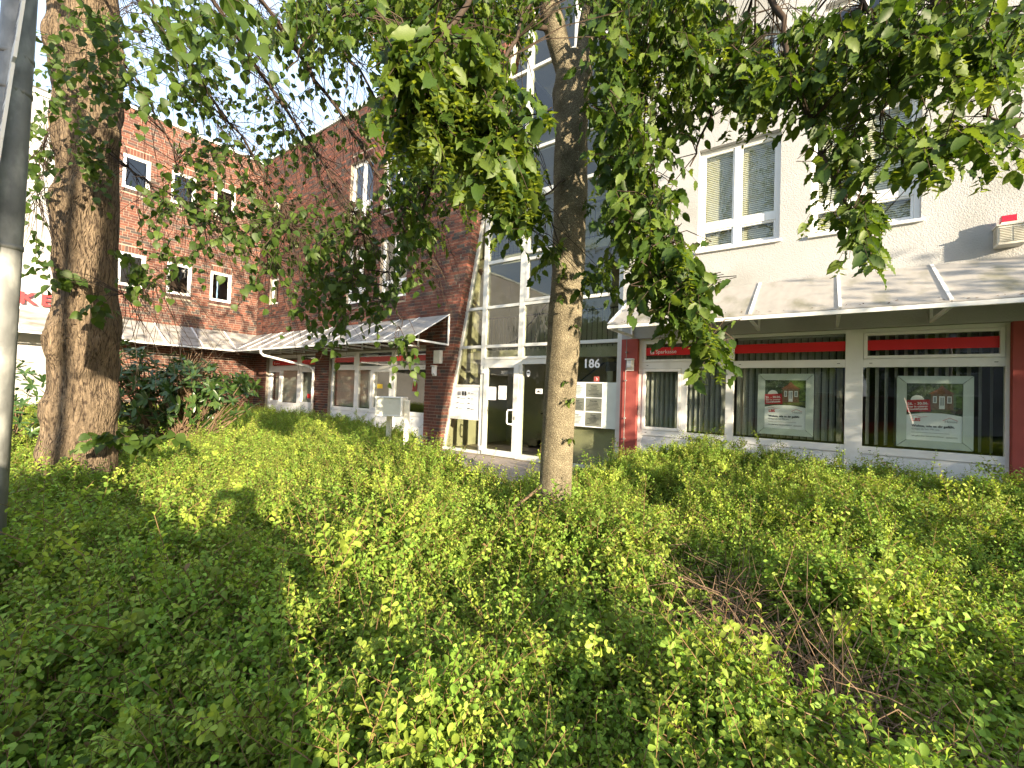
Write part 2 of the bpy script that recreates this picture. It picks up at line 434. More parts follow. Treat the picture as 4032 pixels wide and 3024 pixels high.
for i, (x0, x1, y0, y1, z0, z1) in enumerate(quoin):
    c = RNG.choice(BPOOL)
    if z0 < 3.0:
        key = (round(x1 - x0, 3), round(y1 - y0, 3), c)
        if key not in qc: qc[key] = MB().box((0, 0, 0), (x1 - x0, y1 - y0, z1 - z0), BRICKS[c]).mesh('brick', M['brick'])
        link('brick', qc[key], brick_b, Matrix.Translation((x0, y0, z0)))
    else:
        rest.box((x0, y0, z0), (x1, y1, z1), BRICKS[c])
rest.build('brickwork', M['brick'], brick_b, kind='stuff')

def wall_cells(mb, u_lo, u_hi, z_lo, z_hi, openings, th):
    """wall with holes: boxes between the openings"""
    us = sorted({u_lo, u_hi, *[x for o in openings for x in o[:2] if u_lo < x < u_hi]})
    zs = sorted({z_lo, z_hi, *[x for o in openings for x in o[2:] if z_lo < x < z_hi]})
    for j in range(len(zs) - 1):
        run = None
        for i in range(len(us) - 1):
            um = (us[i] + us[i + 1]) / 2; zm = (zs[j] + zs[j + 1]) / 2
            hole = any(o[0] < um < o[1] and o[2] < zm < o[3] for o in openings)
            if hole:
                if run is not None: mb.box((run, 0, zs[j]), (us[i], th, zs[j + 1])); run = None
            elif run is None: run = us[i]
        if run is not None: mb.box((run, 0, zs[j]), (us[-1], th, zs[j + 1]))
bed = MB(FAC(BY)); wall_cells(bed, BX + 0.001, -8.56, 0, ROOF, front_open, 0.26)
for r in range(int(ROOF / CH)):
    bed.box((-8.56, 0, r * CH), (slant((r + .5) * CH), 0.26, (r + 1) * CH))
bed.build('wall', M['mortar'], brick_b)
bed = MB(WING(BX)); wall_cells(bed, 2.95, BY + 0.26, 0, ROOF, wing_open, 0.26)
bed.build('wall', M['mortar'], brick_b)
cp = MB(); cp.box((BX - 0.3, BY - 0.06, ROOF), (slant(ROOF) + 0.02, BY + 0.34, ROOF + 0.09)); cp.box((BX - 0.34, 2.95, ROOF), (BX + 0.06, BY - 0.06, ROOF + 0.09))
cp.build('roof_coping', M['coping'], brick_b)
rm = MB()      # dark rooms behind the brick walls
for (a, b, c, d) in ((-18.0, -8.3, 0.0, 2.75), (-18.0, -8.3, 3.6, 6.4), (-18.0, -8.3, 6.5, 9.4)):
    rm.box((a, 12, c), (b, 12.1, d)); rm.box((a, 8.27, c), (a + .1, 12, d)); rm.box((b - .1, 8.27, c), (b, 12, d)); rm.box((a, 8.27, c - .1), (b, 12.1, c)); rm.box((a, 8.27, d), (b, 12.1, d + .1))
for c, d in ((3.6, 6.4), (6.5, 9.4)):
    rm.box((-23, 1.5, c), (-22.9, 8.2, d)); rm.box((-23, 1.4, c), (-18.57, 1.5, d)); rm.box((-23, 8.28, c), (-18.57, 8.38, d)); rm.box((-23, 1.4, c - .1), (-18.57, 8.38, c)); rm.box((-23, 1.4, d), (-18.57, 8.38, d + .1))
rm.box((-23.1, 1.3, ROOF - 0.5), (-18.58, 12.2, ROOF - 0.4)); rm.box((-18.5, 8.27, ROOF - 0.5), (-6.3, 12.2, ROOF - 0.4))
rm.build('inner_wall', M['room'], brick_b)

def frame_rect(mb, u0, u1, z0, z1, w_, d0, d1):
    mb.box((u0, d0, z0), (u0 + w_, d1, z1)); mb.box((u1 - w_, d0, z0), (u1, d1, z1))
    mb.box((u0 + w_, d0, z0), (u1 - w_, d1, z0 + w_)); mb.box((u0 + w_, d0, z1 - w_), (u1 - w_, d1, z1))

def window(parent, tf, u0, u1, z0, z1, mull=None, trans=None, sill=False, d=0.10, label=None, name='window'):
    mb = MB(tf); fw = 0.065
    frame_rect(mb, u0, u1, z0, z1, fw, d, d + 0.07)
    us = [u0 + fw, u1 - fw]; zs = [z0 + fw, z1 - fw]
    ub = [(us[0], us[1])]; zb = [(zs[0], zs[1])]
    if mull is not None:
        mb.box((mull - 0.045, d - 0.004, zs[0]), (mull + 0.045, d + 0.066, zs[1])); ub = [(us[0], mull - 0.045), (mull + 0.045, us[1])]
    if trans is not None:
        zb = [(zs[0], trans - 0.06), (trans + 0.06, zs[1])]
        for a, b in ub: mb.box((a, d - 0.002, trans - 0.06), (b, d + 0.068, trans + 0.06))
    for a, b in ub:
        for c, e in zb:
            frame_rect(mb, a + 0.001, b - 0.001, c + 0.001, e - 0.001, 0.03, d + 0.012, d + 0.06)
    fr = mb.build(name, M['frame'], parent, bevel=0.004, label=label)
    for a, b in ub:
        for c, e in zb:
            MB(tf).box((a + 0.028, d + 0.03, c + 0.028), (b - 0.028, d + 0.042, e - 0.028)).build('pane', M['glass'], fr)
    if sill:
        MB(tf).box((u0 - 0.03, -0.05, z0 - 0.045), (u1 + 0.03, d + 0.02, z0 - 0.002)).build('sill', M['frame'], fr, bevel=0.004)
    return fr

FB = FAC(BY)
for (a, b, c, d) in front_open[2:6]: window(brick_b, FB, a, b, c, d, mull=(a + b) / 2, trans=c + 0.46, d=0.09)
for (a, b, c, d) in front_open[6:]: window(brick_b, FB, a, b, c, d, d=0.09)
for (a, b, c, d) in wing_open: window(brick_b, WING(BX), a, b, c, d, d=0.03)
# curtains of the lit upper rooms
# ---- shop fronts of the brick building (z 0 .. 2.67)
def storefront(parent, tf, u0, u1, bays, d=0.10, z_tr=(2.10, 2.22), z_sill=(0.82, 0.93), ztop=2.67, label=None):
    """bays: list of (u0, u1, lower mullion or None, opening sash?)"""
    mb = MB(tf)
    fr_edges = [u0] + [None]
    mb.box((u0, d, 0.05), (bays[0][0], d + 0.08, ztop)); mb.box((bays[-1][1], d, 0.05), (u1, d + 0.08, ztop))
    for i in range(len(bays) - 1): mb.box((bays[i][1], d - 0.006, 0.05), (bays[i + 1][0], d + 0.08, ztop))
    panes = []
    for (a, b, m, op, tsash) in bays:
        mb.box((a, d, ztop - 0.055), (b, d + 0.08, ztop)); mb.box((a, d, z_tr[0]), (b, d + 0.08, z_tr[1]))
        mb.box((a, d, z_sill[0]), (b, d + 0.08, z_sill[1])); mb.box((a, d, 0.05), (b, d + 0.08, 0.10))
        if tsash:
            frame_rect(mb, a + .004, b - .004, z_tr[1] + .004, ztop - 0.059, 0.045, d - 0.012, d + 0.06)
            panes.append((a + .045, b - .045, z_tr[1] + .045, ztop - 0.10))
        else: panes.append((a, b, z_tr[1], ztop - 0.055))
        segs = [(a, b)] if m is None else [(a, m - 0.05), (m + 0.05, b)]
        if m is not None: mb.box((m - 0.05, d - 0.003, z_sill[1]), (m + 0.05, d + 0.08, z_tr[0]))
        for k, (p, q) in enumerate(segs):
            if op == k:
                frame_rect(mb, p + .004, q - .004, z_sill[1] + .004, z_tr[0] - .004, 0.055, d - 0.014, d + 0.06)
                panes.append((p + .055, q - .055, z_sill[1] + .055, z_tr[0] - .055))
            else: panes.append((p, q, z_sill[1], z_tr[0]))
    fr = mb.build('shop_window', M['frame'], parent, bevel=0.004, label=label)
    for (p, q, c, e) in panes:
        MB(tf).box((p - 0.004, d + 0.03, c - 0.004), (q + 0.004, d + 0.042, e + 0.004)).build('pane', M['glass'], fr)
    for (a, b, m, op, tsash) in bays:
        MB(tf).box((a + 0.004, d + 0.022, 0.104), (b - 0.004, d + 0.06, z_sill[0] - 0.004)).build('panel', M['panel'], fr)
        for zz in (z_tr[0] + 0.055, z_sill[0] + 0.05):
            for uu in ((a + 0.07), (b - 0.1)):
                MB(tf).box((uu, d - 0.003, zz), (uu + 0.035, d + 0.003, zz + 0.008)).build('drain_slot', M['dark'], fr)
    return fr
def red_bands(fr, tf, spans, d=0.10, z=(2.35, 2.50)):
    for a, b in spans: MB(tf).box((a, d + 0.024, z[0]), (b, d + 0.0285, z[1])).build('red_band', M['red'], fr)

def bank_logo(parent, x, y, z, h):
    """white S of a savings bank with a dot above"""
    mb = MB(FAC(y)); k = h / 0.1
    for (a, b, c, d) in ((0, .07, .052, .066), (0, .014, .034, .052), (0, .07, .026, .038), (.056, .07, .012, .026), (0, .07, 0, .013)):
        mb.box((x + a * k, -0.002, z + b * 0 + c * k), (x + b * k, 0.0, z + d * k))
    n = 12
    mb.prism([(x + .035 * k + .012 * k * math.cos(i * 6.2832 / n), z + .084 * k + .012 * k * math.sin(i * 6.2832 / n)) for i in range(n)], -0.002, 0)
    return mb.build('logo', M['white'], parent)

sf1 = storefront(brick_b, FB, -17.32, -13.92, [(-17.15, -15.22, -16.38, 0, True), (-14.98, -13.98, None, 0, False)], label='white shop window beside the inner corner')
red_bands(sf1, FB, [(-17.11, -15.27), (-14.98, -13.98)], z=(2.30, 2.47))
bank_logo(sf1, -16.98, BY + 0.121, 2.335, 0.10); text('lettering', 'Sparkasse', 0.075, M['white'], (-16.86, BY + 0.1215, 2.345), 0, sf1)
stk = MB(FB).box((-14.55, 0.127, 1.13), (-14.08, 0.1295, 1.28)).build('sticker', M['red'], sf1)
sf2 = storefront(brick_b, FB, -13.08, -8.56, [(-13.0, -11.82, None, None, True), (-11.62, -10.08, -10.98, 1, False), (-9.92, -8.66, None, None, False)], label='wide white shop window beside the entrance')
red_bands(sf2, FB, [(-12.95, -11.87), (-11.62, -10.08), (-9.92, -8.66)])

def vertical_blind(label, tf, u0, u1, z0, z1, d, n, ang, jitter=0.06, skip=()):
    t = thing('vertical_blind', tf((u0 + u1) / 2, d, z0), label, 'window blind', 'vertical slat blinds behind the shop windows')
    me = {}
    pitch = (u1 - u0) / n
    MB(tf).box((u0, d - 0.02, z1), (u1, d + 0.02, z1 + 0.03)).build('head_rail', M['frame'], t)
    for i in range(n):
        if i in skip: continue
        a = R(ang + RNG.uniform(-1, 1) * 60 * jitter); u = u0 + (i + .5) * pitch; hw = 0.0445
        mb = MB(tf); c, s = math.cos(a) * hw, math.sin(a) * hw
        vs = []
        for z in (z0, z1):
            for k in (-1, 0, 1):
                vs.append((u + c * k + (0.006 * math.sin(a) if k == 0 else 0), d + s * k - (0.006 * math.cos(a) if k == 0 else 0), z))
            for k in (1, 0, -1):
                vs.append((u + c * k + (0.006 * math.sin(a) if k == 0 else 0), d + s * k - (0.006 * math.cos(a) if k == 0 else 0) + 0.0012, z))
        mb.add(vs, [(0, 1, 7, 6), (1, 2, 8, 7), (3, 4, 10, 9), (4, 5, 11, 10)])
        mb.build('slat', M['blind'], t)
    return t
vertical_blind('vertical slat blind behind the brick wing shop window nearest the inner corner', FB, -17.1, -14.0, 0.95, 2.56, 0.28, 30, 25)
vertical_blind('vertical slat blind behind the wide shop window left of the white box', FB, -13.0, -10.95, 0.95, 2.56, 0.28, 20, 48)
# cash room visible through the right part of the wide window
cm = thing('cash_machine', (-9.35, 9.2, 0), 'dark cash machine cabinet seen through the wide shop window beside the entrance', 'cash machine')
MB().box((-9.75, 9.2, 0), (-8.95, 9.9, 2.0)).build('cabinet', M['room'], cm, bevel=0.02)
MB().box((-9.6, 9.17, 1.15), (-9.15, 9.195, 1.55)).build('screen', M['carglass'], cm)
MB().box((-9.6, 9.16, 1.62), (-9.1, 9.19, 1.8)).build('panel', M['red'], cm)
MB().box((-9.62, 9.08, 0.95), (-9.1, 9.19, 1.02)).build('shelf', M['galv'], cm)
st = tag(MB(FB).box((-9.18, 0.122, 1.50), (-9.0, 0.1275, 1.74)).build('sticker', M['redrender']), 'red sticker on the glass behind the white box on posts', 'sticker')
dn = MB(FB); dn.prism([(-9.09 + 0.07 * math.cos(i * .5236), 1.83 + 0.07 * math.sin(i * .5236)) for i in range(12)], 0.1185, 0.1215); tag(dn.build('sticker', M['white']), 'round white sticker above the red sticker on the wide shop window', 'sticker')
tag(MB(FB).box((-10.72, 0.121, 1.55), (-10.48, 0.1255, 1.68)).build('sticker', mat('yellow_film', (0.6, 0.42, 0.02), 0.5)), 'yellow sticker on the glass above the white box on posts', 'sticker')

# ------------------------------------------------------------------ white plastered annex at the far left with red letters
ann = thing('plastered_building', (BX, 0, 0), 'white plastered building left of the brick wing, behind the big tree', 'building')
MB(WING(BX + 0.02)).box((-14, 0, 0), (2.94, 0.3, 9.6)).build('wall', M['render'], ann)
MB(WING(BX + 0.08)).box((-14, 0, 9.6), (2.94, 0.4, 9.72)).build('roof_coping', M['coping'], ann)
MB(WING(BX + 0.12)).box((-9, 0, 3.42), (2.9, 0.1, 3.5)).build('fascia', M['frame'], ann)
ls = thing('letter_sign', (BX + 0.1, 2.0, 3.6), 'red raised letters above the grey canopy at the far left', 'sign')
for s, y in (('E', 1.12), ('K', 1.72), ('E', 2.13)):
    text('letter', s, 0.44, M['red'], (BX + 0.15, y, 3.60), R(90), ls, bold=0.012, ext=0.04, sx=1.15)

# ------------------------------------------------------------------ stairwell
stair_b = thing('glass_stairwell', (-5.5, 8.28, 0), 'glazed stairwell entrance with slanted left edge, between brick and white buildings', 'building')
GY = 8.28; G = FAC(GY); gs = lambda z: -8.14 + 0.192 * z
TOPZ = 11.2
V1 = (-6.87, -6.74); V2 = (-5.76, -5.62); V3 = (-4.52, -4.40); V4 = (-3.33, -3.22)
fr = MB(G)
p0, p1 = (gs(0), 0), (gs(TOPZ), TOPZ)
fr.prism([(gs(0), 0.02), (gs(0) + 0.10, 0.02), (gs(TOPZ) + 0.10, TOPZ), (gs(TOPZ), TOPZ)], -0.03, 0.08)
fr.build('mullion', M['alu'], stair_b, bevel=0.004)
for (a, b) in (V1, V2, V3, V4):
    top = TOPZ if a > -6.3 else (a + 8.14) / 0.192
    MB(G).box((a, -0.03, 0.02), (b, 0.08, min(top, TOPZ))).build('mullion', M['alu'], stair_b, bevel=0.004)
bays = [(None, V1[0]), (V1[1], V2[0]), (V2[1], V3[0]), (V3[1], V4[0])]
TRZ = [2.67, 3.63, 6.21, 7.25, 9.2]
def gleft(a, z): return gs(z) + 0.10 if a is None else a
for a, b in bays:
    for z in TRZ:
        l = gleft(a, z)
        if l > b - 0.05: continue
        MB(G).prism([(gleft(a, z - .035), z - 0.035), (b, z - 0.035), (b, z + 0.035), (gleft(a, z + .035), z + 0.035)], -0.022, 0.07).build('transom', M['alu'], stair_b, bevel=0.003)
    if a is None or a == V3[1]:
        l0 = gleft(a, 0.02); MB(G).prism([(gleft(a, .02), 0.02), (b, 0.02), (b, 0.09), (gleft(a, .09), 0.09)], -0.022, 0.07).build('transom', M['alu'], stair_b)
def gpane(a, b, z0, z1):
    l0, l1 = gleft(a, z0), gleft(a, z1)
    if l0 > b - 0.03: return
    poly = [(l0 - 0.003, z0), (b + 0.003, z0), (b + 0.003, z1), (l1 - 0.003, z1)] if l1 < b else [(l0 - .003, z0), (b + .003, z0), (b + .003, (b + 8.04) / 0.192)]
    MB(G).prism(poly, 0.02, 0.032).build('pane', M['stairglass'], stair_b)
for a, b in bays:
    zz = [0.09] + TRZ + [TOPZ]
    for i in range(len(zz) - 1):
        z0, z1 = zz[i] + 0.03, zz[i + 1] - 0.03
        if i == 0:
            if a is None:
                gpane(a, b, 0.09, 0.84); gpane(a, b, 1.71, z1)
            elif a == V3[1]: gpane(a, b, 0.09, z1)
            else: gpane(a, b, 2.40, z1)
        else: gpane(a, b, z0, z1)
for a, b in bays[1:3]:
    if a == V2[1]:     # opening sashes
        for z0, z1 in ((3.67, 4.70), (4.79, 6.17)):
            t = MB(G); frame_rect(t, a + .004, b - .004, z0, z1, 0.07, -0.035, 0.06); t.build('sash', M['alu'], stair_b, bevel=0.004)
    else:
        MB(G).box((a, -0.02, 4.70), (b, 0.06, 4.78)).build('transom', M['alu'], stair_b)
# bell and letterbox panel
l = lambda z: gs(z) + 0.105
bp = MB(G).prism([(l(0.90), 0.90), (V1[0] - 0.005, 0.90), (V1[0] - 0.005, 1.66), (l(1.66), 1.66)], -0.005, 0.06).build('letterbox_panel', M['panel'], stair_b, label='white bell and letterbox panel left of the door')
for z in (0.865, 1.69): MB(G).prism([(l(z - .03), z - 0.03), (V1[0], z - 0.03), (V1[0], z + 0.03), (l(z + .03), z + 0.03)], -0.02, 0.07).build('transom', M['alu'], stair_b)
MB(G).box((-7.62, -0.012, 1.45), (-7.51, -0.006, 1.54)).build('speaker', M['grey'], bp)
for x in (-7.47, -7.385): MB(G).box((x, -0.012, 1.44), (x + 0.06, -0.006, 1.55)).build('button', M['iron'], bp)
for r, z in enumerate((1.475, 1.345, 1.215, 1.085)):
    for x in ((-7.27,) if r == 0 else (-7.60 - .02 * r, -7.27)):
        MB(G).box((x, -0.011, z), (x + 0.31, -0.006, z + 0.048)).build('name_plate', M['white'], bp)
        MB(G).box((x, -0.0135, z + .022), (x + 0.075, -0.0112, z + 0.044)).build('button', M['iron'], bp)
        MB(G).box((x + 0.10, -0.0125, z + .012), (x + RNG.uniform(.18, .28), -0.0112, z + 0.03)).build('name_print', M['grey'], bp)
# door
dr = MB(G)
dr.box((V1[1], -0.035, 2.20), (V2[0] + .14, 0.06, 2.34)); dr.box((V2[1], -0.035, 2.22), (V3[0], 0.06, 2.34))
dr.box((V1[1], -0.05, 2.34), (V3[0], 0.05, 2.40))
dr.build('door_head', M['alu'], stair_b, bevel=0.004)
db = MB(G)
db.box((V1[1] + .005, -0.055, 0.03), (-6.62, 0.02, 2.20)); db.box((-5.84, -0.055, 0.03), (-5.70, 0.02, 2.20))
db.box((-6.62, -0.055, 0.03), (-5.84, 0.02, 0.17)); db.box((-6.62, -0.055, 2.14), (-5.84, 0.02, 2.20))
door = db.build('door', M['alu'], stair_b, bevel=0.005, label='glazed entrance door with white pull handle')
MB(G).box((-6.625, -0.02, 0.165), (-5.835, -0.008, 2.145)).build('pane', M['stairglass'], door)
hd = MB(G).tube([(-5.78, -0.055, 1.15), (-5.82, -0.11, 1.15), (-5.92, -0.12, 1.145), (-5.945, -0.12, 1.10), (-5.945, -0.12, 0.86), (-5.92, -0.12, 0.82), (-5.82, -0.11, 0.815), (-5.78, -0.055, 0.815)], 0.019, 10)
hd.build('handle', M['white'], door, smooth=True)
MB(G).box((-5.80, -0.063, 0.92), (-5.765, -0.056, 1.0)).build('lock', M['galv'], door)
for z in (0.12, 2.0): MB(G).box((-6.80, -0.085, z), (-6.70, -0.056, z + 0.11)).build('hinge', M['alu'], door, bevel=0.008)
MB(G).box((V2[1], 0.02, 0.09), (V3[0], 0.032, 2.22)).build('pane', M['stairglass'], stair_b)
MB(G).box((V2[1], -0.03, 0.02), (V3[0], 0.07, 0.14)).build('transom', M['alu'], stair_b)
text('lettering', '186', 0.255, M['white'], (-4.10, GY + 0.017, 2.13), 0, stair_b, bold=0.006, sx=1.02)
text('lettering', 'GWERK', 0.11, mat('sign_reflection', (0.25, 0.26, 0.25), 0.6), (-5.85, GY - 0.022, 1.99), 0, stair_b, mirror=True)  # mirrored letters laid on the glass as the reflection of a street sign
def disc(mb, x, z, r, d0, d1, n=14): return mb.prism([(x + r * math.cos(i * 2 * math.pi / n), z + r * math.sin(i * 2 * math.pi / n)) for i in range(n)], d0, d1)
em = MB(G); em.prism([(-5.475 + .05 * math.cos(i * .4488), 2.01 + .08 * math.sin(i * .4488)) for i in range(14)], 0.0145, 0.0185); em = em.build('emblem', M['white'], stair_b)
MB(G).box((-5.51, 0.012, 2.01), (-5.44, 0.0138, 2.045)).build('emblem_mark', M['iron'], em)
# notices on the door glass
def notice(u0, u1, z0, z1, label, d, m='paper', lines=0, header=None, line_m='grey', cat='notice'):
    t = thing('notice', (u0, GY, z0), label, cat)
    MB(G).box((u0, d, z0), (u1, d + 0.003, z1)).build('sheet', M[m], t)
    if lines:
        tx = MB(G)
        for i in range(lines):
            z = z1 - (z1 - z0) * (0.16 + 0.74 * i / lines); a = u0 + (u1 - u0) * 0.14; b = u1 - (u1 - u0) * RNG.uniform(0.14, 0.4)
            tx.box((a, d - 0.0015, z), (b, d - 0.0002, z + min(0.009, (z1 - z0) * 0.03)))
        tx.build('print', M[line_m], t)
    if header: text('lettering', header, (z1 - z0) * 0.13, M[line_m], (u0 + (u1 - u0) * .12, d + GY - 0.001, z1 - (z1 - z0) * 0.16), 0, t)
    return t
notice(-6.60, -6.36, 1.36, 1.68, 'printed white notice in dark holder on the left of the door glass', -0.027, lines=11)
notice(-6.29, -6.05, 1.38, 1.71, 'blank pale sheet on the door glass, right of the printed notice', -0.027)
nz = notice(-5.26, -5.08, 1.55, 1.66, 'small white card with black drawing on the glass right of the door', 0.0145, m='white')
MB(G).box((-5.23, 0.0125, 1.575), (-5.12, 0.014, 1.60)).build('print', M['black'], nz); MB(G).box((-5.20, 0.0125, 1.602), (-5.16, 0.014, 1.625)).build('print', M['black'], nz)
fs = notice(-3.84, -3.72, 1.84, 1.945, 'small red fire hose sign on the glass above the company plates', 0.0145, m='redrender', cat='sign')
MB(G).tube([(-3.81 + .03, 0.012, 1.90), (-3.78 + .02 * math.cos(2), 0.012, 1.92), (-3.765, 0.012, 1.90), (-3.77, 0.012, 1.86)], 0.004, 4).build('symbol', M['white'], fs)
# company plates board
pb = thing('company_board', (-3.98, GY, 0.9), 'pale board of six company name plates on the glass below the house number', 'sign board')
MB(G).box((-4.395, 0.006, 0.885), (-3.335, 0.018, 1.825)).build('board', M['pframe'], pb)
platem = mat('plate_grey', (0.16, 0.17, 0.14), 0.4, noise=(5, 0.1))
rim = MB(G); frame_rect(rim, -4.39, -3.62, 0.888, 1.822, 0.02, -0.002, 0.0055)
rim.box((-4.035, -0.002, 0.908), (-4.01, 0.0055, 1.802))
for z in (1.49, 1.195):
    rim.box((-4.37, -0.002, z), (-4.035, 0.0055, z + .022)); rim.box((-4.01, -0.002, z), (-3.64, 0.0055, z + .022))
rim.build('plate_frame', M['white'], pb)
for i, (z0, z1) in enumerate(((1.515, 1.80), (1.22, 1.487), (0.91, 1.192))):
    for j, (a, b) in enumerate(((-4.37, -4.037), (-4.008, -3.642))):
        pl = MB(G).box((a, 0.001, z0), (b, 0.0058, z1)).build('name_plate', M['pframe'] if (i == 2 and j == 0) or (i == 0 and j == 0) else platem, pb)
        text('lettering', [['Fischer', 'Praxis'], ['Etage', 'Kanzlei'], ['Etage', 'Etage']][i][j], 0.052, M['black'], ((a + b) / 2, GY + 0.0005, z1 - 0.07), 0, pl, align='CENTER')
        tx = MB(G)
        for k in range(6):
            wv = RNG.uniform(.35, .8) * (b - a) / 2; z = z1 - 0.10 - k * 0.027
            tx.box(((a + b) / 2 - wv, -0.0012, z), ((a + b) / 2 + wv, 0.0004, z + 0.009))
        tx.build('print', M['black'], pl)
MB(G).box((-3.60, 0.05, 2.06), (-3.38, 0.08, 2.25)).build('vent', M['iron'], stair_b)
# stair hall inside
sw = MB()
sw.box((-8.3, 11.3, -0.05), (-3.0, 11.4, TOPZ)); sw.box((-3.2, 8.36, 0), (-3.1, 11.3, TOPZ)); 
sw.box((-8.4, 8.36, 0), (-8.25, 11.3, TOPZ)); sw.box((-8.4, 8.3, TOPZ), (-3.1, 11.4, TOPZ + .12))
sw.box((-4.2, 9.8, 0), (-4.05, 11.3, 2.45)); sw.box((-4.35, 8.42, 0.03), (-3.25, 8.46, 0.9))
sw.build('inner_wall', M['stairwall'], stair_b)
fl = MB()
fl.box((-8.25, 8.2, -0.05), (-3.2, 11.3, 0.015)); fl.build('floor', M['stairfloor'], stair_b)
for z in (2.48, 5.12, 8.0):
    MB().box((-8.2, 9.55, z), (-3.2, 11.3, z + 0.24)).build('landing', M['stairwall'], stair_b)
for k in range(7):
    MB().box((-6.6 + 0.27 * k, 9.7, 0.016), (-4.3, 11.2, 0.17 * (k + 1))).build('step', M['stairfloor'], stair_b)
for z in (2.72, 5.36):
    rl = MB(); rl.tube([(-8.1, 9.62, z + 0.93), (-3.25, 9.62, z + 0.93)], 0.022, 6); rl.tube([(-8.1, 9.62, z + 0.08), (-3.25, 9.62, z + 0.08)], 0.012, 5)
    rl = rl.build('railing', M['iron'], stair_b)
    for k in range(36): MB().tube([(-8.05 + k * 0.135, 9.62, z + 0.0), (-8.05 + k * 0.135, 9.62, z + 0.93)], 0.008, 5).build('baluster', M['iron'], rl)
hr = MB(); hr.tube([(-6.9, 11.22, 0.95), (-6.75, 11.22, 0.98), (-5.9, 11.22, 1.75), (-4.6, 11.22, 2.7)], 0.022, 6); hr.build('handrail', M['iron'], stair_b)
hr = MB(); hr.tube([(-7.1, 9.75, 2.95), (-6.9, 9.75, 3.0), (-6.7, 9.75, 3.2), (-5.9, 9.75, 3.95)], 0.02, 6); hr.build('handrail', M['iron'], stair_b)

# ------------------------------------------------------------------ white building
WY = 8.15; W = FAC(WY)
white_b = thing('white_building', (0, WY, 0), 'white rendered office building with red pillars and large shop windows', 'building')
wopen = [(-2.88, 1.985, 0, 2.67), (-1.84, -0.58, 4.19, 6.02), (-0.17, 1.11, 4.17, 6.02), (-1.62, -0.62, 6.80, 7.80), (-0.02, 0.98, 6.80, 7.80), (-3.2, -2.88, 0, 2.67), (1.985, 2.42, 0, 2.67)]
wl = MB(W); wall_cells(wl, -3.2, 7.0, 0, 12.0, wopen, 0.3); wl.build('wall', M['render'], white_b)
for a, b, c in ((-3.2, -2.88, 0.14), (1.985, 2.42, 0.14)):
    MB(W).box((a, -0.004 if a < 0 else 0.0, c), (b, 0.3, 2.668)).build('pillar', M['redrender'], white_b)
    MB(W).box((a - 0.001, 0.004, -0.02), (b + .001, 0.28, c - .002)).build('plinth', M['plinth'], white_b)
window(white_b, W, -1.84, -0.58, 4.19, 6.02, mull=-1.23, trans=4.63, sill=True, d=0.10)
window(white_b, W, -0.17, 1.11, 4.17, 6.02, mull=0.44, trans=4.63, sill=True, d=0.10)
window(white_b, W, -1.62, -0.62, 6.80, 7.80, mull=-1.12, sill=True, d=0.10)
window(white_b, W, -0.02, 0.98, 6.80, 7.80, mull=0.44, sill=True, d=0.10)
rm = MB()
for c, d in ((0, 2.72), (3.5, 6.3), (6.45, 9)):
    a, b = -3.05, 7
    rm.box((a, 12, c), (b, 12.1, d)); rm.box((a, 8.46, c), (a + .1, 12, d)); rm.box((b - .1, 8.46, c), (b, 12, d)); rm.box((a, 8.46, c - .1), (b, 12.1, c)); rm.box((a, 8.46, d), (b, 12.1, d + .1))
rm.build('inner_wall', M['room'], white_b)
MB().box((-3.2, 8.5, 11.9), (7, 12.2, 12.0)).build('roof', M['plinth'], white_b)
sfw = storefront(white_b, W, -2.88, 1.985, [(-2.80, -1.34, -2.03, 0, True), (-1.215, 0.30, None, None, False), (0.51, 1.945, None, None, True)], d=0.10, label='large white shop window of three bays between red pillars')
red_bands(sfw, W, [(-2.755, -1.385), (-1.215, 0.30), (0.555, 1.90)])
bank_logo(sfw, -2.67, WY + 0.121, 2.375, 0.105); text('lettering', 'Sparkasse', 0.098, M['white'], (-2.57, WY + 0.1215, 2.385), 0, sfw)
vertical_blind('vertical slat blind behind the left bay of the white shop window', W, -2.78, -1.36, 0.95, 2.60, 0.30, 16, 38)
vertical_blind('vertical slat blind behind the middle bay of the white shop window, with the left poster', W, -1.20, 0.29, 0.95, 2.60, 0.34, 16, 32, 0.14)
vertical_blind('half open vertical slat blind behind the right bay of the white shop window', W, 0.53, 1.93, 0.95, 2.60, 0.34, 13, 55, 0.08)
def venetian(label, u0, u1, z0, z1, d):
    t = thing('venetian_blind', (u0, WY + d, z0), label, 'window blind', 'venetian blinds of the upper windows')
    me = MB().add([(0, 0, 0), (u1 - u0, 0, 0), (u1 - u0, 0.012, 0.03), (0, 0.012, 0.03), (0, 0.001, 0), (u1 - u0, 0.001, 0), (u1 - u0, 0.013, 0.03), (0, 0.013, 0.03)], [(0, 1, 2, 3), (7, 6, 5, 4), (0, 4, 5, 1), (2, 6, 7, 3)]).mesh('slat', M['venetian'])
    n = int((z1 - z0) / 0.034)
    for i in range(n): link('slat', me, t, Matrix.Translation((u0, WY + d, z0 + i * 0.034)))
    MB(W).box((u0, d - 0.005, z0 + n * 0.034 + .004), (u1, d + 0.03, z0 + n * 0.034 + 0.03)).build('head_rail', M['frame'], t)
for u0, u1, nm in ((-1.78, -0.64, 'left first floor'), (-0.11, 1.05, 'right first floor')):
    venetian('closed beige venetian blind in the %s window of the white building' % nm, u0, u1, 4.24, 5.93, 0.20)

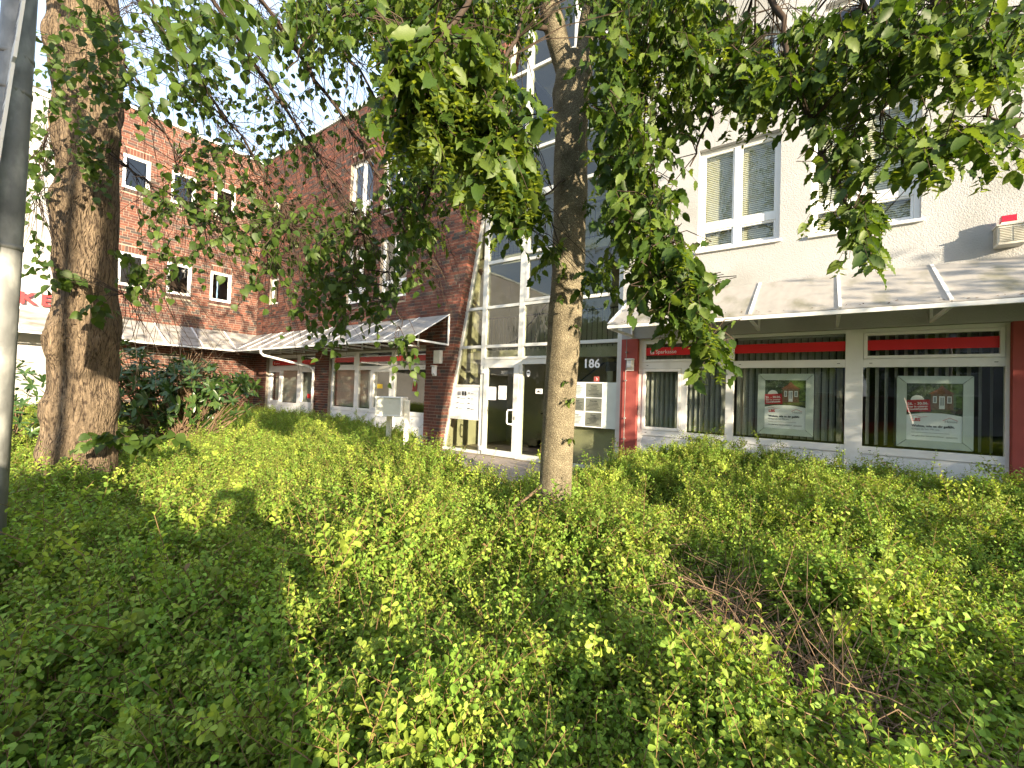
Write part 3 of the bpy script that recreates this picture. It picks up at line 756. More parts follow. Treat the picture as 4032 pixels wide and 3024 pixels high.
# posters in the white shop window
def poster(label, u0, u1, z0, z1, d):
    t = thing('poster', ((u0 + u1) / 2, WY + d, z0), label, 'poster', 'framed posters in the shop window')
    w_, h_ = u1 - u0, z1 - z0; q = FAC(WY + d)
    b = 0.105 * w_ / 0.77
    for poly in ([(u0, z0), (u1, z0), (u1 - b, z0 + b), (u0 + b, z0 + b)], [(u1, z0), (u1, z1), (u1 - b, z1 - b), (u1 - b, z0 + b)], [(u1, z1), (u0, z1), (u0 + b, z1 - b), (u1 - b, z1 - b)], [(u0, z1), (u0, z0), (u0 + b, z0 + b), (u0 + b, z1 - b)]):
        mb = MB(q); k = 0.988; cx = sum(p[0] for p in poly) / 4; cz = sum(p[1] for p in poly) / 4
        poly = [(cx + (a - cx) * k, cz + (c - cz) * k) for a, c in poly]
        n = 4
        vs = [(poly[0][0], -0.004, poly[0][1]), (poly[1][0], -0.004, poly[1][1]), (poly[2][0], -0.022, poly[2][1]), (poly[3][0], -0.022, poly[3][1])] + [(a, 0.012, c) for a, c in poly]
        mb.add(vs, [(0, 1, 2, 3), (7, 6, 5, 4), (0, 4, 5, 1), (1, 5, 6, 2), (2, 6, 7, 3), (3, 7, 4, 0)])
        mb.build('frame', M['pframe'], t)
    a, c, e, g = u0 + b, z0 + b, u1 - b, z1 - b
    pw, ph = e - a, g - c
    U = lambda s: a + s * pw
    Z = lambda s: c + s * ph
    MB(q).box((a, -0.004, c), (e, 0.008, g)).build('paper', M['paper'], t)
    pic = MB(q).prism([(U(0), Z(.46))] + [(U(k / 8), Z(.44 + .05 * math.sin(math.pi * k / 8))) for k in range(9)] + [(U(1), Z(1)), (U(0), Z(1))], -0.0075, -0.0045).build('picture', PM['wood'], t)
    MB(q).prism([(U(.5), Z(.60)), (U(1), Z(.58)), (U(1), Z(1)), (U(.62), Z(1))], -0.0095, -0.0077).build('picture_trees', PM['light'], pic)
    MB(q).box((U(0), -0.0095, Z(.485)), (U(1), -0.0078, Z(.56))).build('picture_lawn', PM['lawn'], pic)
    hs = MB(q); hs.box((U(.44), -0.0112, Z(.545)), (U(.84), -0.0097, Z(.82))); hs.build('picture_house', PM['house'], pic)
    MB(q).prism([(U(.40), Z(.82)), (U(.88), Z(.82)), (U(.72), Z(.90)), (U(.64), Z(.97)), (U(.56), Z(.90))], -0.013, -0.0099).build('picture_roof', PM['tile'], pic)
    wd = MB(q)
    for x0, x1, y0, y1 in ((.59, .69, .56, .78), (.48, .55, .66, .78), (.73, .81, .66, .78)): wd.box((U(x0), -0.0135, Z(y0)), (U(x1), -0.0114, Z(y1)))
    wd.build('picture_window', M['white'], pic)
    gl = MB(q)
    for x0, x1, y0, y1 in ((.612, .636, .62, .76), (.648, .672, .62, .76), (.495, .535, .675, .765), (.745, .795, .675, .765)): gl.box((U(x0), -0.0145, Z(y0)), (U(x1), -0.0137, Z(y1)))
    gl.build('picture_glass', M['grey'], pic)
    disc(MB(q), U(.20), Z(.70), .13 * pw, -0.0125, -0.0099).build('badge', M['white'], t)
    an = R(4); cx, cz = U(.21), Z(.605); hw, hh = .225 * pw, .105 * ph
    pts = [(cx + x * math.cos(an) - y * math.sin(an), cz + x * math.sin(an) + y * math.cos(an)) for x, y in ((-hw, -hh), (hw, -hh), (hw, hh), (-hw, hh))]
    rb = MB(q).prism(pts, -0.0155, -0.0127).build('badge', PM['badge'], t)
    Y0 = WY + d - 0.017
    text('lettering', '26. - 30.06.', .085 * pw, M['white'], (cx, Y0, Z(.625)), 0, rb, 'CENTER', .001, tilt=an)
    text('lettering', 'hier in unserer', .06 * pw, M['white'], (cx, Y0, Z(.578)), 0, rb, 'CENTER', .001, tilt=an)
    text('lettering', 'Geschäftsstelle', .06 * pw, M['white'], (cx, Y0, Z(.534)), 0, rb, 'CENTER', .001, tilt=an)
    Y1 = WY + d - 0.006
    text('lettering', 'LBS', .105 * pw, M['red'], (U(.10), Y1, Z(.335)), 0, t, bold=.002)
    MB(q).tube([(U(.08), -0.006, Z(.42)), (U(.17), -0.006, Z(.435)), (U(.27), -0.006, Z(.405)), (U(.38), -0.006, Z(.42))], 0.0025, 4).build('logo_line', M['red'], t)
    MB(q).tube([(U(.66), -0.006, Z(.36)), (U(.78), -0.006, Z(.41)), (U(.92), -0.006, Z(.36))], 0.003, 4).build('logo_line', M['red'], t)
    text('lettering', 'House', .085 * pw, M['grey'], (U(.69), Y1, Z(.325)), 0, t)
    text('lettering', 'Wohne, wie es dir gefällt.', .078 * pw, M['black'], (U(.10), Y1, Z(.235)), 0, t, bold=.0012, sx=.95)
    text('lettering', 'Kriegst du hin. Mit uns.', .055 * pw, M['grey'], (U(.10), Y1, Z(.185)), 0, t)
    MB(q).box((U(.10), -0.006, Z(.132)), (U(.78), -0.0041, Z(.139))).build('print_line', M['grey'], t)
    text('lettering', 'Wir geben Ihrer Zukunft ein Zuhause.', .038 * pw, M['black'], (U(.10), Y1, Z(.068)), 0, t)
    pr = MB(q)
    for zz in (.06, .075): pr.box((U(.72), -0.006, Z(zz)), (U(.92), -0.0041, Z(zz + .006)))
    pr.build('print_line', M['grey'], t)
PM = {'wood': mat('print_dark_trees', (0.045, 0.065, 0.035), 0.6, noise=(25, 0.7), mixcol=((0.3, 0.36, 0.3), 45, 0.6, 0.75)), 'light': mat('print_light_trees', (0.09, 0.14, 0.03), 0.6, noise=(25, 0.6)),
      'lawn': mat('print_lawn', (0.12, 0.14, 0.04), 0.6, noise=(20, 0.4), mixcol=((0.06, 0.04, 0.025), 12, 0.5, 0.6)), 'house': mat('print_house', (0.2, 0.12, 0.07), 0.6, noise=(40, 0.3)),
      'tile': mat('print_tile', (0.22, 0.09, 0.05), 0.6, noise=(40, 0.25)), 'badge': mat('print_red', (0.45, 0.02, 0.03), 0.6)}
poster('framed poster with small house in the middle bay of the white shop window', -0.865, -0.085, 1.0, 2.01, 0.24)
poster('framed poster with small house in the right bay, nearest the right red pillar', 0.905, 1.69, 0.96, 1.98, 0.24)

# ------------------------------------------------------------------ canopies
def canopy_front(label, P, ua, ub, ribs, m, ztop=3.48, zlow=2.70, proj=1.17, end_l=True, end_r=True, mitre_l=False, flat=False):
    """lean-to canopy on a facade at Y=P; ribs: list of u"""
    t = thing('canopy', ((ua + ub) / 2, P, zlow), label, 'canopy', 'sheet canopies over the ground floor windows')
    q = FAC(P)
    ed = sorted(ribs)
    zf = zlow + 0.045
    def sheet(a0, a1, b0, b1):
        n = (0.006, 0.004)
        mb = MB(q); vs = [(a0, -0.015, ztop), (a1, -0.015, ztop), (b1, -proj, zf + .02), (b0, -proj, zf + .02)]
        vs += [(x, y, z + 0.012) for x, y, z in vs]
        mb.add(vs, [(3, 2, 1, 0), (4, 5, 6, 7), (0, 1, 5, 4), (1, 2, 6, 5), (2, 3, 7, 6), (3, 0, 4, 7)])
        mb.build('roof_sheet', m, t)
    pts = [ua] + ed + [ub]
    for i in range(len(pts) - 1):
        a, b = pts[i] + 0.004, pts[i + 1] - 0.004
        a0, b0 = a, a
        if mitre_l and i == 0: sheet(ua, b, ua + proj, b) if b > ua + proj else sheet(ua, b, ua + proj, ua + proj + 0.001)
        elif mitre_l and a < ua + proj:
            sheet(a, b, ua + proj if False else max(a, ua + proj), max(b, ua + proj + .001))
        else: sheet(a, b, a, b)
    fl = ua + proj if mitre_l else ua
    MB(q).box((fl - 0.01, -proj - 0.03, zlow), (ub + 0.01, -proj + 0.015, zlow + 0.055)).build('edge_rail', M['rail'], t, bevel=0.004)
    bars = list(ed) + ([ua] if end_l else []) + ([ub] if end_r else [])
    for u in bars:
        f = max(u, fl) if mitre_l else u
        MB(q).beam((u, -0.01, ztop + 0.022), (f, -proj, zf + 0.045), 0.035, 0.018).build('rib', M['rail'], t)
        if mitre_l and u < fl: continue
        br = MB(q); br.beam((u, 0.0, zlow + 0.02), (u, -proj + 0.02, zlow + 0.02), 0.03, 0.045)
        br.box((u - 0.015, -0.05, zlow + 0.045), (u + 0.015, -0.005, ztop - 0.02))
        br.build('bracket', M['rail'], t)
    return t
rb = [-0.84 + 1.03 * k for k in range(-1, 6)]
canW = canopy_front('long clear sheet canopy with white ribs over the white shop window', WY, -2.99, 5.6, rb, M['canopyw'], end_r=True)
canopy_front('grey sheet canopy with thin white ribs on the brick wall right of the inner corner', BY, BX, -7.74, [-8.85 - 0.82 * k for k in range(11)], M['canopy'], mitre_l=True, end_l=False)
# wing canopy (mitred into the other one at the inner corner)
t = thing('canopy', (BX, 4, 2.7), 'grey sheet canopy along the left brick wing, ending at the inner corner', 'canopy', 'sheet canopies over the ground floor windows')
q = WING(BX); ya, yb = -9.0, BY
rib_u = [6.86 - 1.04 * k for k in range(14)]
pts = [ya] + sorted(rib_u) + [yb]
for i in range(len(pts) - 1):
    a, b = pts[i] + .004, pts[i + 1] - .004
    bl = min(b, yb - 1.17); 
    vs = [(a, -0.015, 3.48), (b, -0.015, 3.48), (bl, -1.17, 2.765), (min(a, yb - 1.171), -1.17, 2.765)]; vs += [(x, y, z + .012) for x, y, z in vs]
    MB(q).add(vs, [(3, 2, 1, 0), (4, 5, 6, 7), (0, 1, 5, 4), (1, 2, 6, 5), (2, 3, 7, 6), (3, 0, 4, 7)]).build('roof_sheet', M['canopy'], t)
MB(q).box((ya, -1.2, 2.70), (yb - 1.17, -1.155, 2.755)).build('edge_rail', M['rail'], t, bevel=0.004)
for u in rib_u:
    MB(q).beam((u, -0.01, 3.502), (min(u, yb - 1.17), -1.17, 2.79), 0.045, 0.018).build('rib', M['rail'], t)
    br = MB(q); br.beam((u, 0, 2.72), (u, -1.15, 2.72), 0.03, 0.045); br.build('bracket', M['rail'], t)
db_ = MB(FAC(WY))      # leaf litter caught along the canopy edge
for _ in range(90):
    u = NRX.uniform(-2.9, 5.5); k = NRX.uniform(0.0, .16) ** 1.3; r = NRX.uniform(.006, .022); a = NRX.uniform(0, 6.28)
    z = 2.79 + .61 * k; d = -1.15 + 1.0 * k
    db_.add([(u + r * math.cos(a + q) * (1 if q % 3 else .4), d + r * math.sin(a + q) * .6, z + (.010 if q < 2 else .002)) for q in (0, 1.6, 3.1, 4.7)], [(0, 1, 2, 3)])
db_ = db_.build('leaf_litter', M['deadtwig'], canW); db_['kind'] = 'stuff'
# down pipe from the brick canopy
dp = MB(); dp.tube([(-16.05 + 0.9, 6.80, 2.70), (-15.15, 6.80, 2.60), (-15.08, 6.86, 2.52), (-13.98, 7.78, 2.22), (-13.86, 7.90, 2.12), (-13.85, 7.91, 1.95), (-13.85, 7.91, 0.0)], 0.042, 10)
t = thing('down_pipe', (-13.85, 7.91, 0), 'white bent rain pipe from the canopy down the brick pier', 'drain pipe')
dp.build('pipe', M['rail'], t, smooth=True)
for z in (1.35, 1.75): MB().tube([(-13.85, 7.91, z), (-13.85, 7.91, z + 0.05)], 0.05, 10).build('collar', M['rail'], t)
# wall boxes and lamps
t = thing('vent_box', (-8.05, BY, 2.2), 'square white ribbed vent box on the brick pillar, above the lamp', 'vent')
MB(FB).box((-8.17, -0.11, 2.24), (-7.93, -0.009, 2.58)).build('case', M['boxwhite'], t, bevel=0.01)
for k in range(4): MB(FB).box((-8.155, -0.118, 2.28 + k * .075), (-7.945, -0.111, 2.325 + k * .075)).build('slat', M['boxwhite'], t)
def bulkhead(label, tf, u, z, w_=0.15, h_=0.25):
    t = thing('wall_lamp', tf(u, 0, z), label, 'lamp', 'small rectangular wall lamps')
    MB(tf).box((u, -0.035, z), (u + w_, -0.009, z + h_)).build('base', M['rail'], t, bevel=0.006)
    mb = MB(tf); a, b, c, d = u + .012, u + w_ - .012, z + .012, z + h_ - .012
    vs = [(a, -0.035, c), (b, -0.035, c), (b, -0.035, d), (a, -0.035, d), (a + .02, -0.095, c + .05), (b - .02, -0.095, c + .05), (b - .02, -0.095, d - .02), (a + .02, -0.095, d - .02)]
    mb.add(vs, [(4, 5, 6, 7), (0, 1, 5, 4), (1, 2, 6, 5), (2, 3, 7, 6), (3, 0, 4, 7)]).build('lens', M['lampglass'], t)
    MB(tf).box((u - .012, -0.1, z + h_ - .008), (u + w_ + .012, -0.009, z + h_ + .012)).build('hood', M['rail'], t)
bulkhead('small white wall lamp on the brick pillar left of the entrance', FB, -8.26, 1.92, 0.14, 0.26)
bulkhead('small white wall lamp on the red pillar right of the entrance', W, -3.08, 2.05, 0.145, 0.22)
t = thing('lightning_rod', (-3.09, WY, 0), 'thin metal earthing rod running up the red pillar beside the entrance', 'rod')
MB(W).tube([(-3.085, -0.04, 0), (-3.09, -0.04, 0.9), (-3.085, -0.04, 2.66)], 0.007, 6).build('rod', M['galv'], t)
for z in (0.25, 0.72, 1.12, 1.85, 2.4): MB(W).box((-3.105, -0.05, z), (-3.07, -0.004, z + 0.022)).build('clip', M['galv'], t)
# alarm siren
t = thing('alarm_siren', (1.95, WY, 3.6), 'beige louvred alarm box with red lamp on the white wall', 'alarm')
mb = MB(W); mb.box((1.80, -0.19, 3.62), (2.05, -0.002, 3.86)); sc = mb.build('case', M['siren'], t, bevel=0.006)
MB(W).box((1.785, -0.205, 3.86), (2.065, -0.002, 3.874)).build('lid', M['siren'], t)
for k in range(9):
    for a in (1.815, 1.935): MB(W).add([(a, -0.192, 3.655 + k * .021), (a + .095, -0.192, 3.655 + k * .021), (a + .095, -0.206, 3.660 + k * .021), (a, -0.206, 3.660 + k * .021), (a, -0.192, 3.672 + k * .021), (a + .095, -0.192, 3.672 + k * .021)], [(0, 1, 2, 3), (3, 2, 5, 4), (0, 3, 4), (1, 5, 2)]).build('louvre', M['siren'], sc)
    MB(W).add([(1.798, -0.16, 3.655 + k * .021), (1.798, -0.05, 3.655 + k * .021), (1.788, -0.05, 3.66 + k * .021), (1.788, -0.16, 3.66 + k * .021), (1.798, -0.16, 3.672 + k * .021), (1.798, -0.05, 3.672 + k * .021)], [(0, 3, 2, 1), (3, 4, 5, 2), (0, 4, 3), (1, 2, 5)]).build('louvre', M['siren'], sc)
MB(W).add([(1.825, -0.16, 3.875), (1.995, -0.16, 3.875), (1.995, -0.05, 3.875), (1.825, -0.05, 3.875), (1.84, -0.15, 3.915), (1.98, -0.15, 3.915), (1.98, -0.06, 3.915), (1.84, -0.06, 3.915)], [(4, 5, 6, 7), (0, 1, 5, 4), (1, 2, 6, 5), (2, 3, 7, 6), (3, 0, 4, 7)]).build('lamp_base', M['siren'], t)
MB(W).box((1.84, -0.15, 3.916), (1.98, -0.06, 4.0)).build('lamp', M['sirenred'], t, bevel=0.006)

# ------------------------------------------------------------------ white box on posts in the hedge
t = thing('post_box', (-6.6, 5.2, 0), 'white enamel box on two square posts standing in the shrubs before the wide shop window', 'box')
A = Vector((-6.72, 5.06, 0)); Bv = Vector((-6.30, 5.33, 0)); dx = (Bv - A).normalized(); dy = Vector((-dx.y, dx.x, 0))
def bt(u, d, z): return A + dx * u + dy * d + Vector((0, 0, z))
MB(bt).box((0, 0, 1.03), (0.50, 0.36, 1.395)).build('case', M['boxwhite'], t, bevel=0.02)
rim = MB(bt); frame_rect(rim, 0.0, 0.50, 1.03, 1.395, 0.03, -0.014, 0.006); rim.build('rim', M['rail'], t, bevel=0.012)
rim = MB(lambda u, d, z: bt(0.50 - d, u, z)); frame_rect(rim, 0.0, 0.36, 1.03, 1.395, 0.026, -0.014, 0.006); rim.build('rim', M['rail'], t, bevel=0.01)
MB(bt).box((0.53, 0.08, 0.0), (0.61, 0.17, 1.34)).build('post', M['boxwhite'], t, bevel=0.006)
MB(bt).box((0.15, 0.22, 0.0), (0.24, 0.30, 1.03)).build('post', M['boxwhite'], t, bevel=0.006)

# ------------------------------------------------------------------ lamp post and notice board at the left edge
t = thing('sign_post', (-3.40, 0.265, 0), 'galvanised steel post at the left edge, standing in the shrubs', 'post')
MB().tube([(-3.40, 0.265, -0.05), (-3.395, 0.265, 2.0), (-3.385, 0.265, 4.4)], 0.062, 20).build('pole', M['galv'], t, smooth=True)
for z in (2.18, 2.98, 3.16): MB().tube([(-3.395, 0.265, z), (-3.393, 0.265, z + 0.025)], 0.066, 16).build('clamp', M['galv'], t, smooth=True)
sb = thing('notice_board', (-3.5, 0.2, 2.2), 'pale information board fixed to the post at the left edge, seen nearly edge on', 'sign')
def sbt(u, d, z): 
    k = (z - 2.1) * 0.058
    return (-3.22 - u + 0.03 * (z - 2.1), 0.182 + d + k, z)
for z0, z1, nm in ((2.12, 3.06, 'lower'), (3.075, 4.2, 'upper')):
    MB(sbt).prism([(0.0, z0), (0.75, z0), (0.75, z1), (0.03 if nm == 'lower' else 0.0, z1)], 0.0, 0.012).build('board', M['sign'], sb)
    pr = MB(sbt); k = 0
    z = z1 - 0.10
    while z > z0 + 0.08:
        if k % 5 != 4: pr.box((0.05, -0.0015, z), (RNG.uniform(0.5, 0.7), -0.0003, z + 0.010))
        z -= 0.024; k += 1
    pr.build('print', M['grey'], sb)
# ================================================================== foliage
def leaf_shape(stations, fold=0.12, curl=0.10, pleat=0.0):
    """stations: (position along the leaf, half width); leaf along +Y, upper side +Z, length 1; quads only"""
    vs = []
    for i, (t, w_) in enumerate(stations):
        z = -curl * t * t; zz = z + fold * w_ * 2 + (pleat if i % 2 else -pleat)
        vs += [(-w_, t - 0.02, zz), (0, t, z), (w_, t - 0.02, zz)]
    fs = []
    for i in range(len(stations) - 1):
        a = i * 3
        fs += [(a, a + 1, a + 4, a + 3), (a + 1, a + 2, a + 5, a + 4)]
    return np.array(vs), np.array(fs)
HORN = leaf_shape([(0, .02), (.10, .16), (.22, .215), (.36, .265), (.5, .26), (.64, .23), (.78, .165), (.9, .085), (1.0, .008)], .18, .22, .045)
LIND = leaf_shape([(-.06, .16), (.06, .36), (.22, .45), (.42, .44), (.60, .35), (.78, .20), (.92, .06), (1.03, .008)], .14, .2, .01)
OBOV = leaf_shape([(0, .02), (.30, .14), (.58, .27), (.80, .29), (.95, .17), (1.0, .06)], .18, .22, .02)
LAUR = leaf_shape([(0, .02), (.2, .11), (.5, .16), (.8, .13), (1.0, .015)], .16, .12)
BRAC = leaf_shape([(0, .08), (.3, .22), (.65, .16), (1.0, .01)], .3, -.25, .02)

def norm(a): return a / np.maximum(np.linalg.norm(a, axis=-1, keepdims=True), 1e-9)
def bases(ax, up):
    y = norm(ax); x = norm(np.cross(y, up)); z = np.cross(x, y)
    return np.stack([x, y, z], axis=-1)

def quad_mesh(name, V, F, C, m, smooth=True):
    """numpy verts, quads and one colour per quad"""
    me = bpy.data.meshes.new(name)
    me.vertices.add(len(V)); me.vertices.foreach_set('co', V.astype(np.float32).ravel())
    n = len(F)
    me.loops.add(n * 4); me.loops.foreach_set('vertex_index', F.astype(np.int32).ravel())
    me.polygons.add(n)
    me.polygons.foreach_set('loop_start', np.arange(0, n * 4, 4, dtype=np.int32))
    me.update(calc_edges=True)
    a = me.color_attributes.new('Col', 'FLOAT_COLOR', 'CORNER')
    c4 = np.ones((n, 4, 4), dtype=np.float32); c4[:, :, :3] = C[:, None, :]
    a.data.foreach_set('color', c4.ravel())
    if smooth: me.polygons.foreach_set('use_smooth', np.ones(n, dtype=bool))
    me.materials.append(m)
    return me

def joined(name, shape, pos, Bs, sc, cols, m, smooth=None):
    lv, lf = shape; N = len(pos)
    V = pos[:, None, :] + np.einsum('nij,kj->nki', Bs, lv) * sc[:, None, None]
    F = lf[None] + (np.arange(N) * len(lv))[:, None, None]
    C = np.repeat(cols, len(lf), axis=0)
    return quad_mesh(name, V.reshape(-1, 3), F.reshape(-1, 4), C, m, smooth=(shape is not HORN) if smooth is None else smooth)

def leaves(parent, shape, pos, Bs, sc, pal_i, pal, m, part='leaf', mass='foliage', n_parts=300):
    """the n_parts leaves that show largest become parts, the others one mass"""
    pos = np.asarray(pos); Bs = np.asarray(Bs); sc = np.asarray(sc); pal_i = np.asarray(pal_i); pal = np.asarray(pal)
    x, y, d = project(pos)
    ok = (x > 5) & (x < 2207) & (y > 5) & (y < 1650) & (d > 0.3)
    s = np.where(ok, d / sc, 1e9)
    o = np.argsort(s); near = o[:n_parts]; near = near[s[near] < 1e8]; far = np.setdiff1d(np.arange(len(pos)), near)
    mes = {}
    for i in near:
        k = int(pal_i[i])
        if k not in mes: mes[k] = joined(part, shape, np.zeros((1, 3)), np.eye(3)[None], np.ones(1), pal[k][None], m)
        mw = Matrix.Identity(4)
        for r in range(3):
            for c in range(3): mw[r][c] = float(Bs[i, r, c] * sc[i])
            mw[r][3] = float(pos[i, r])
        link(part, mes[k], parent, mw)
    if len(far): link(mass, joined(mass, shape, pos[far], Bs[far], sc[far], pal[pal_i[far]], m), parent, kind='stuff')

class Crown:
    """collects leaves, seed clusters and twigs of one tree"""
    def __init__(self, dy=0, k=1.0):
        self.dy = dy; self.k = k
        self.p = []; self.b = []; self.s = []; self.c = []
        self.cp = []; self.cb = []; self.cs = []
        self.tw = MB(); self.br = []          # branch points that twigs may grow from
    def leaf(self, p, ax, up, s, c):
        self.p.append(p); self.b.append((ax, up)); self.s.append(s); self.c.append(c if c < 5 else c - 3)
    def branch(self, pts, r0, r1, mb=None, n=6, grow=True):
        P = [np.array(q, float) for q in pts]; out = []
        m = len(P)
        for i in range(m - 1):       # catmull-rom
            a = P[max(i - 1, 0)]; b = P[i]; c = P[i + 1]; d = P[min(i + 2, m - 1)]
            for k in range(6):
                t = k / 6
                out.append(0.5 * ((2 * b) + (-a + c) * t + (2 * a - 5 * b + 4 * c - d) * t * t + (-a + 3 * b - 3 * c + d) * t ** 3) + NR.normal(0, 0.012, 3))
        out.append(P[-1])
        rad = [r0 + (r1 - r0) * i / (len(out) - 1) for i in range(len(out))]
        (mb or self.tw).tube([Vector(o) for o in out], rad, n, cap=False)
        if grow: self.br += out[3:]
    def twig(self, c, L, nl, size, npal, droop=0.5, seeds=0.3, join=0.9, flat=True, d=None, rad=0.0022):
        if d is None:
            az = NR.uniform(0, 2 * math.pi); d = np.array([math.cos(az), math.sin(az), NR.uniform(-0.6, 0.35)])
        d = d / np.linalg.norm(d)
        start = c - d * L * 0.5
        S_ = np.linspace(0, 1, 5)
        pts = [start + d * L * s + np.array([0, 0, -droop * L * s * s]) + NR.normal(0, .006, 3) for s in S_]
        if self.br and join:
            B = np.array(self.br[::2]); dd = np.linalg.norm(B - start, axis=1); k = dd.argmin()
            if 0.05 < dd[k] < join:
                mid = (B[k] + start) / 2 + np.array([0, 0, 0.05])
                self.tw.tube([Vector(B[k]), Vector(mid), Vector(start)], [rad * 1.7, rad * 1.3, rad], 3, cap=False)
        self.tw.tube([Vector(p) for p in pts], [rad, rad * .9, rad * .8, rad * .6, rad * .4], 3, cap=False)
        side = np.cross(d, [0, 0, 1]); side = side / max(np.linalg.norm(side), 1e-6)
        for i in range(nl):
            s = (i + 0.7) / nl; f = s * 4; k = min(int(f), 3); p = pts[k] + (pts[k + 1] - pts[k]) * (f - k)
            tg = pts[k + 1] - pts[k]; tg = tg / np.linalg.norm(tg)
            sd = 1 if i % 2 else -1
            if flat: ax = side * sd * NR.uniform(.5, 1) + tg * NR.uniform(.4, .9) + np.array([0, 0, -NR.uniform(.1, .9)])
            else: ax = NR.normal(0, .6, 3) + tg * .5 + np.array([0, 0, -NR.uniform(.3, 1.3)])
            up = np.array([.25, -.2, .75]) + NR.normal(0, .5, 3)
            self.leaf(p + ax * 0.008, ax, up, size * NR.uniform(.65, 1.15), NR.integers(0, npal))
        if seeds and NR.random() < seeds:
            for q in range(NR.integers(1, 3)):
                e = pts[-1] if q == 0 else pts[NR.integers(1, 4)]
                n = NR.integers(7, 12); Lc = NR.uniform(.05, .085)
                for i in range(n):
                    a = i * 2.4; out = np.array([math.cos(a), math.sin(a), -.55])
                    self.cp.append(e + np.array([0, 0, -Lc * i / n]) + out * .004); self.cb.append((out, np.array([0, 0, 1.0]))); self.cs.append(NR.uniform(.024, .038))
    def cluster(self, x, y, rx, ry, c0, c1, n, L=.25, nl=9, size=.08, npal=5, boost=1.6, clear=True, **kw):
        for _ in range(int(n * boost)):
            a = NR.uniform(0, 2 * math.pi); r = math.sqrt(NR.random())
            cx, cy, cc = x + rx * r * math.cos(a) * self.k, y + self.dy + ry * r * math.sin(a) * self.k, NR.uniform(c0, c1)
            if clear and 1165 < cx < 1310 and 20 < cy < 520 and cc < 3.9 and NR.random() < .93: continue
            self.twig(at(cx, cy, cc), L * NR.uniform(.7, 1.3), nl, size, npal, **kw)
    def finish(self, root, shape, pal, m, twig_m, n_parts=300):
        b = bases(np.array([q[0] for q in self.b]), np.array([q[1] for q in self.b]))
        leaves(root, shape, self.p, b, self.s, self.c, pal, m, n_parts=n_parts)
        if self.cp:
            b = bases(np.array([q[0] for q in self.cb]), np.array([q[1] for q in self.cb]))
            link('seed_clusters', joined('seed_clusters', BRAC, np.array(self.cp), b, np.array(self.cs), np.tile(np.array([[.24, .30, .045]]), (len(self.cp), 1)) * NR.uniform(.8, 1.1, (len(self.cp), 1)), m), root, kind='stuff')
        o = self.tw.build('twigs', twig_m, root); o['kind'] = 'stuff'

def trunk_mesh(pts, rads, n, bump, freq, seed, ridge=0.0, KR=9):
    """tapered trunk with burls and ridges"""
    P = [np.array(p, float) for p in pts]; out = []; rr = []
    K = KR
    for i in range(len(P) - 1):
        for k in range(K):
            t = k / K; out.append(P[i] * (1 - t) + P[i + 1] * t); rr.append(rads[i] * (1 - t) + rads[i + 1] * t)
    out.append(P[-1]); rr.append(rads[-1])
    g = np.random.default_rng(seed)
    burl = [(g.uniform(0, len(out)), g.uniform(0, 6.28), g.uniform(.5, 1.0), g.uniform(2.0, 3.8) * K / 9, g.uniform(.25, .6)) for _ in range(int(len(out) * freq * 9 / K))]
    ph = g.uniform(0, 6.28, 8)
    def wob(i, a):
        s = 1 + ridge * (math.sin(5 * a + ph[0] + .05 * i) * .5 + math.sin(9 * a + ph[1] - .09 * i) * .3 + math.sin(17 * a + ph[2] + .14 * i) * .2)
        for (bi, ba, h, wi, wa) in burl:
            da = (a - ba + math.pi) % (2 * math.pi) - math.pi
            q = ((i - bi) / wi) ** 2 + (da / wa) ** 2
            if q < 6: s += bump * h * (math.exp(-q) - .35 * math.exp(-q * 6))
        return s
    mb = MB(); mb.tube([Vector(o) for o in out], rr, n, wob=wob)
    return mb

# ------------------------------------------------------------------ hornbeam in the middle
horn = thing('hornbeam_tree', (-1.86, 3.31, 0), 'hornbeam tree with slender pale lichened trunk forking high, in the middle before the entrance', 'tree', 'street trees in the shrub bed')
hb = trunk_mesh([(-1.90, 3.33, -.1), at(1199, 1060, 3.74), at(1210, 860, 3.74), at(1222, 690, 3.75), at(1230, 560, 3.75), at(1231, 430, 3.75), at(1233, 300, 3.75), at(1236, 190, 3.75), at(1239, 130, 3.76)],
                [.165, .14, .137, .14, .135, .138, .135, .155, .14], 26, .16, .35, 5, .05)
hb.build('trunk', M['bark2'], horn, smooth=True)
for pts, rr in (([at(1236, 190, 3.75), at(1205, 90, 3.7), at(1185, 0, 3.65), at(1160, -160, 3.5), at(1130, -420, 3.3)], [.10, .088, .082, .07, .03]), ([at(1240, 195, 3.75), at(1264, 120, 3.78), at(1277, 20, 3.8), at(1290, -140, 3.9), at(1310, -420, 4.0)], [.10, .085, .078, .07, .03])):
    trunk_mesh(pts, rr, 16, .12, .3, 8, .04).build('limb', M['bark2'], horn, smooth=True)
C = Crown(-42, .86); bl = MB()
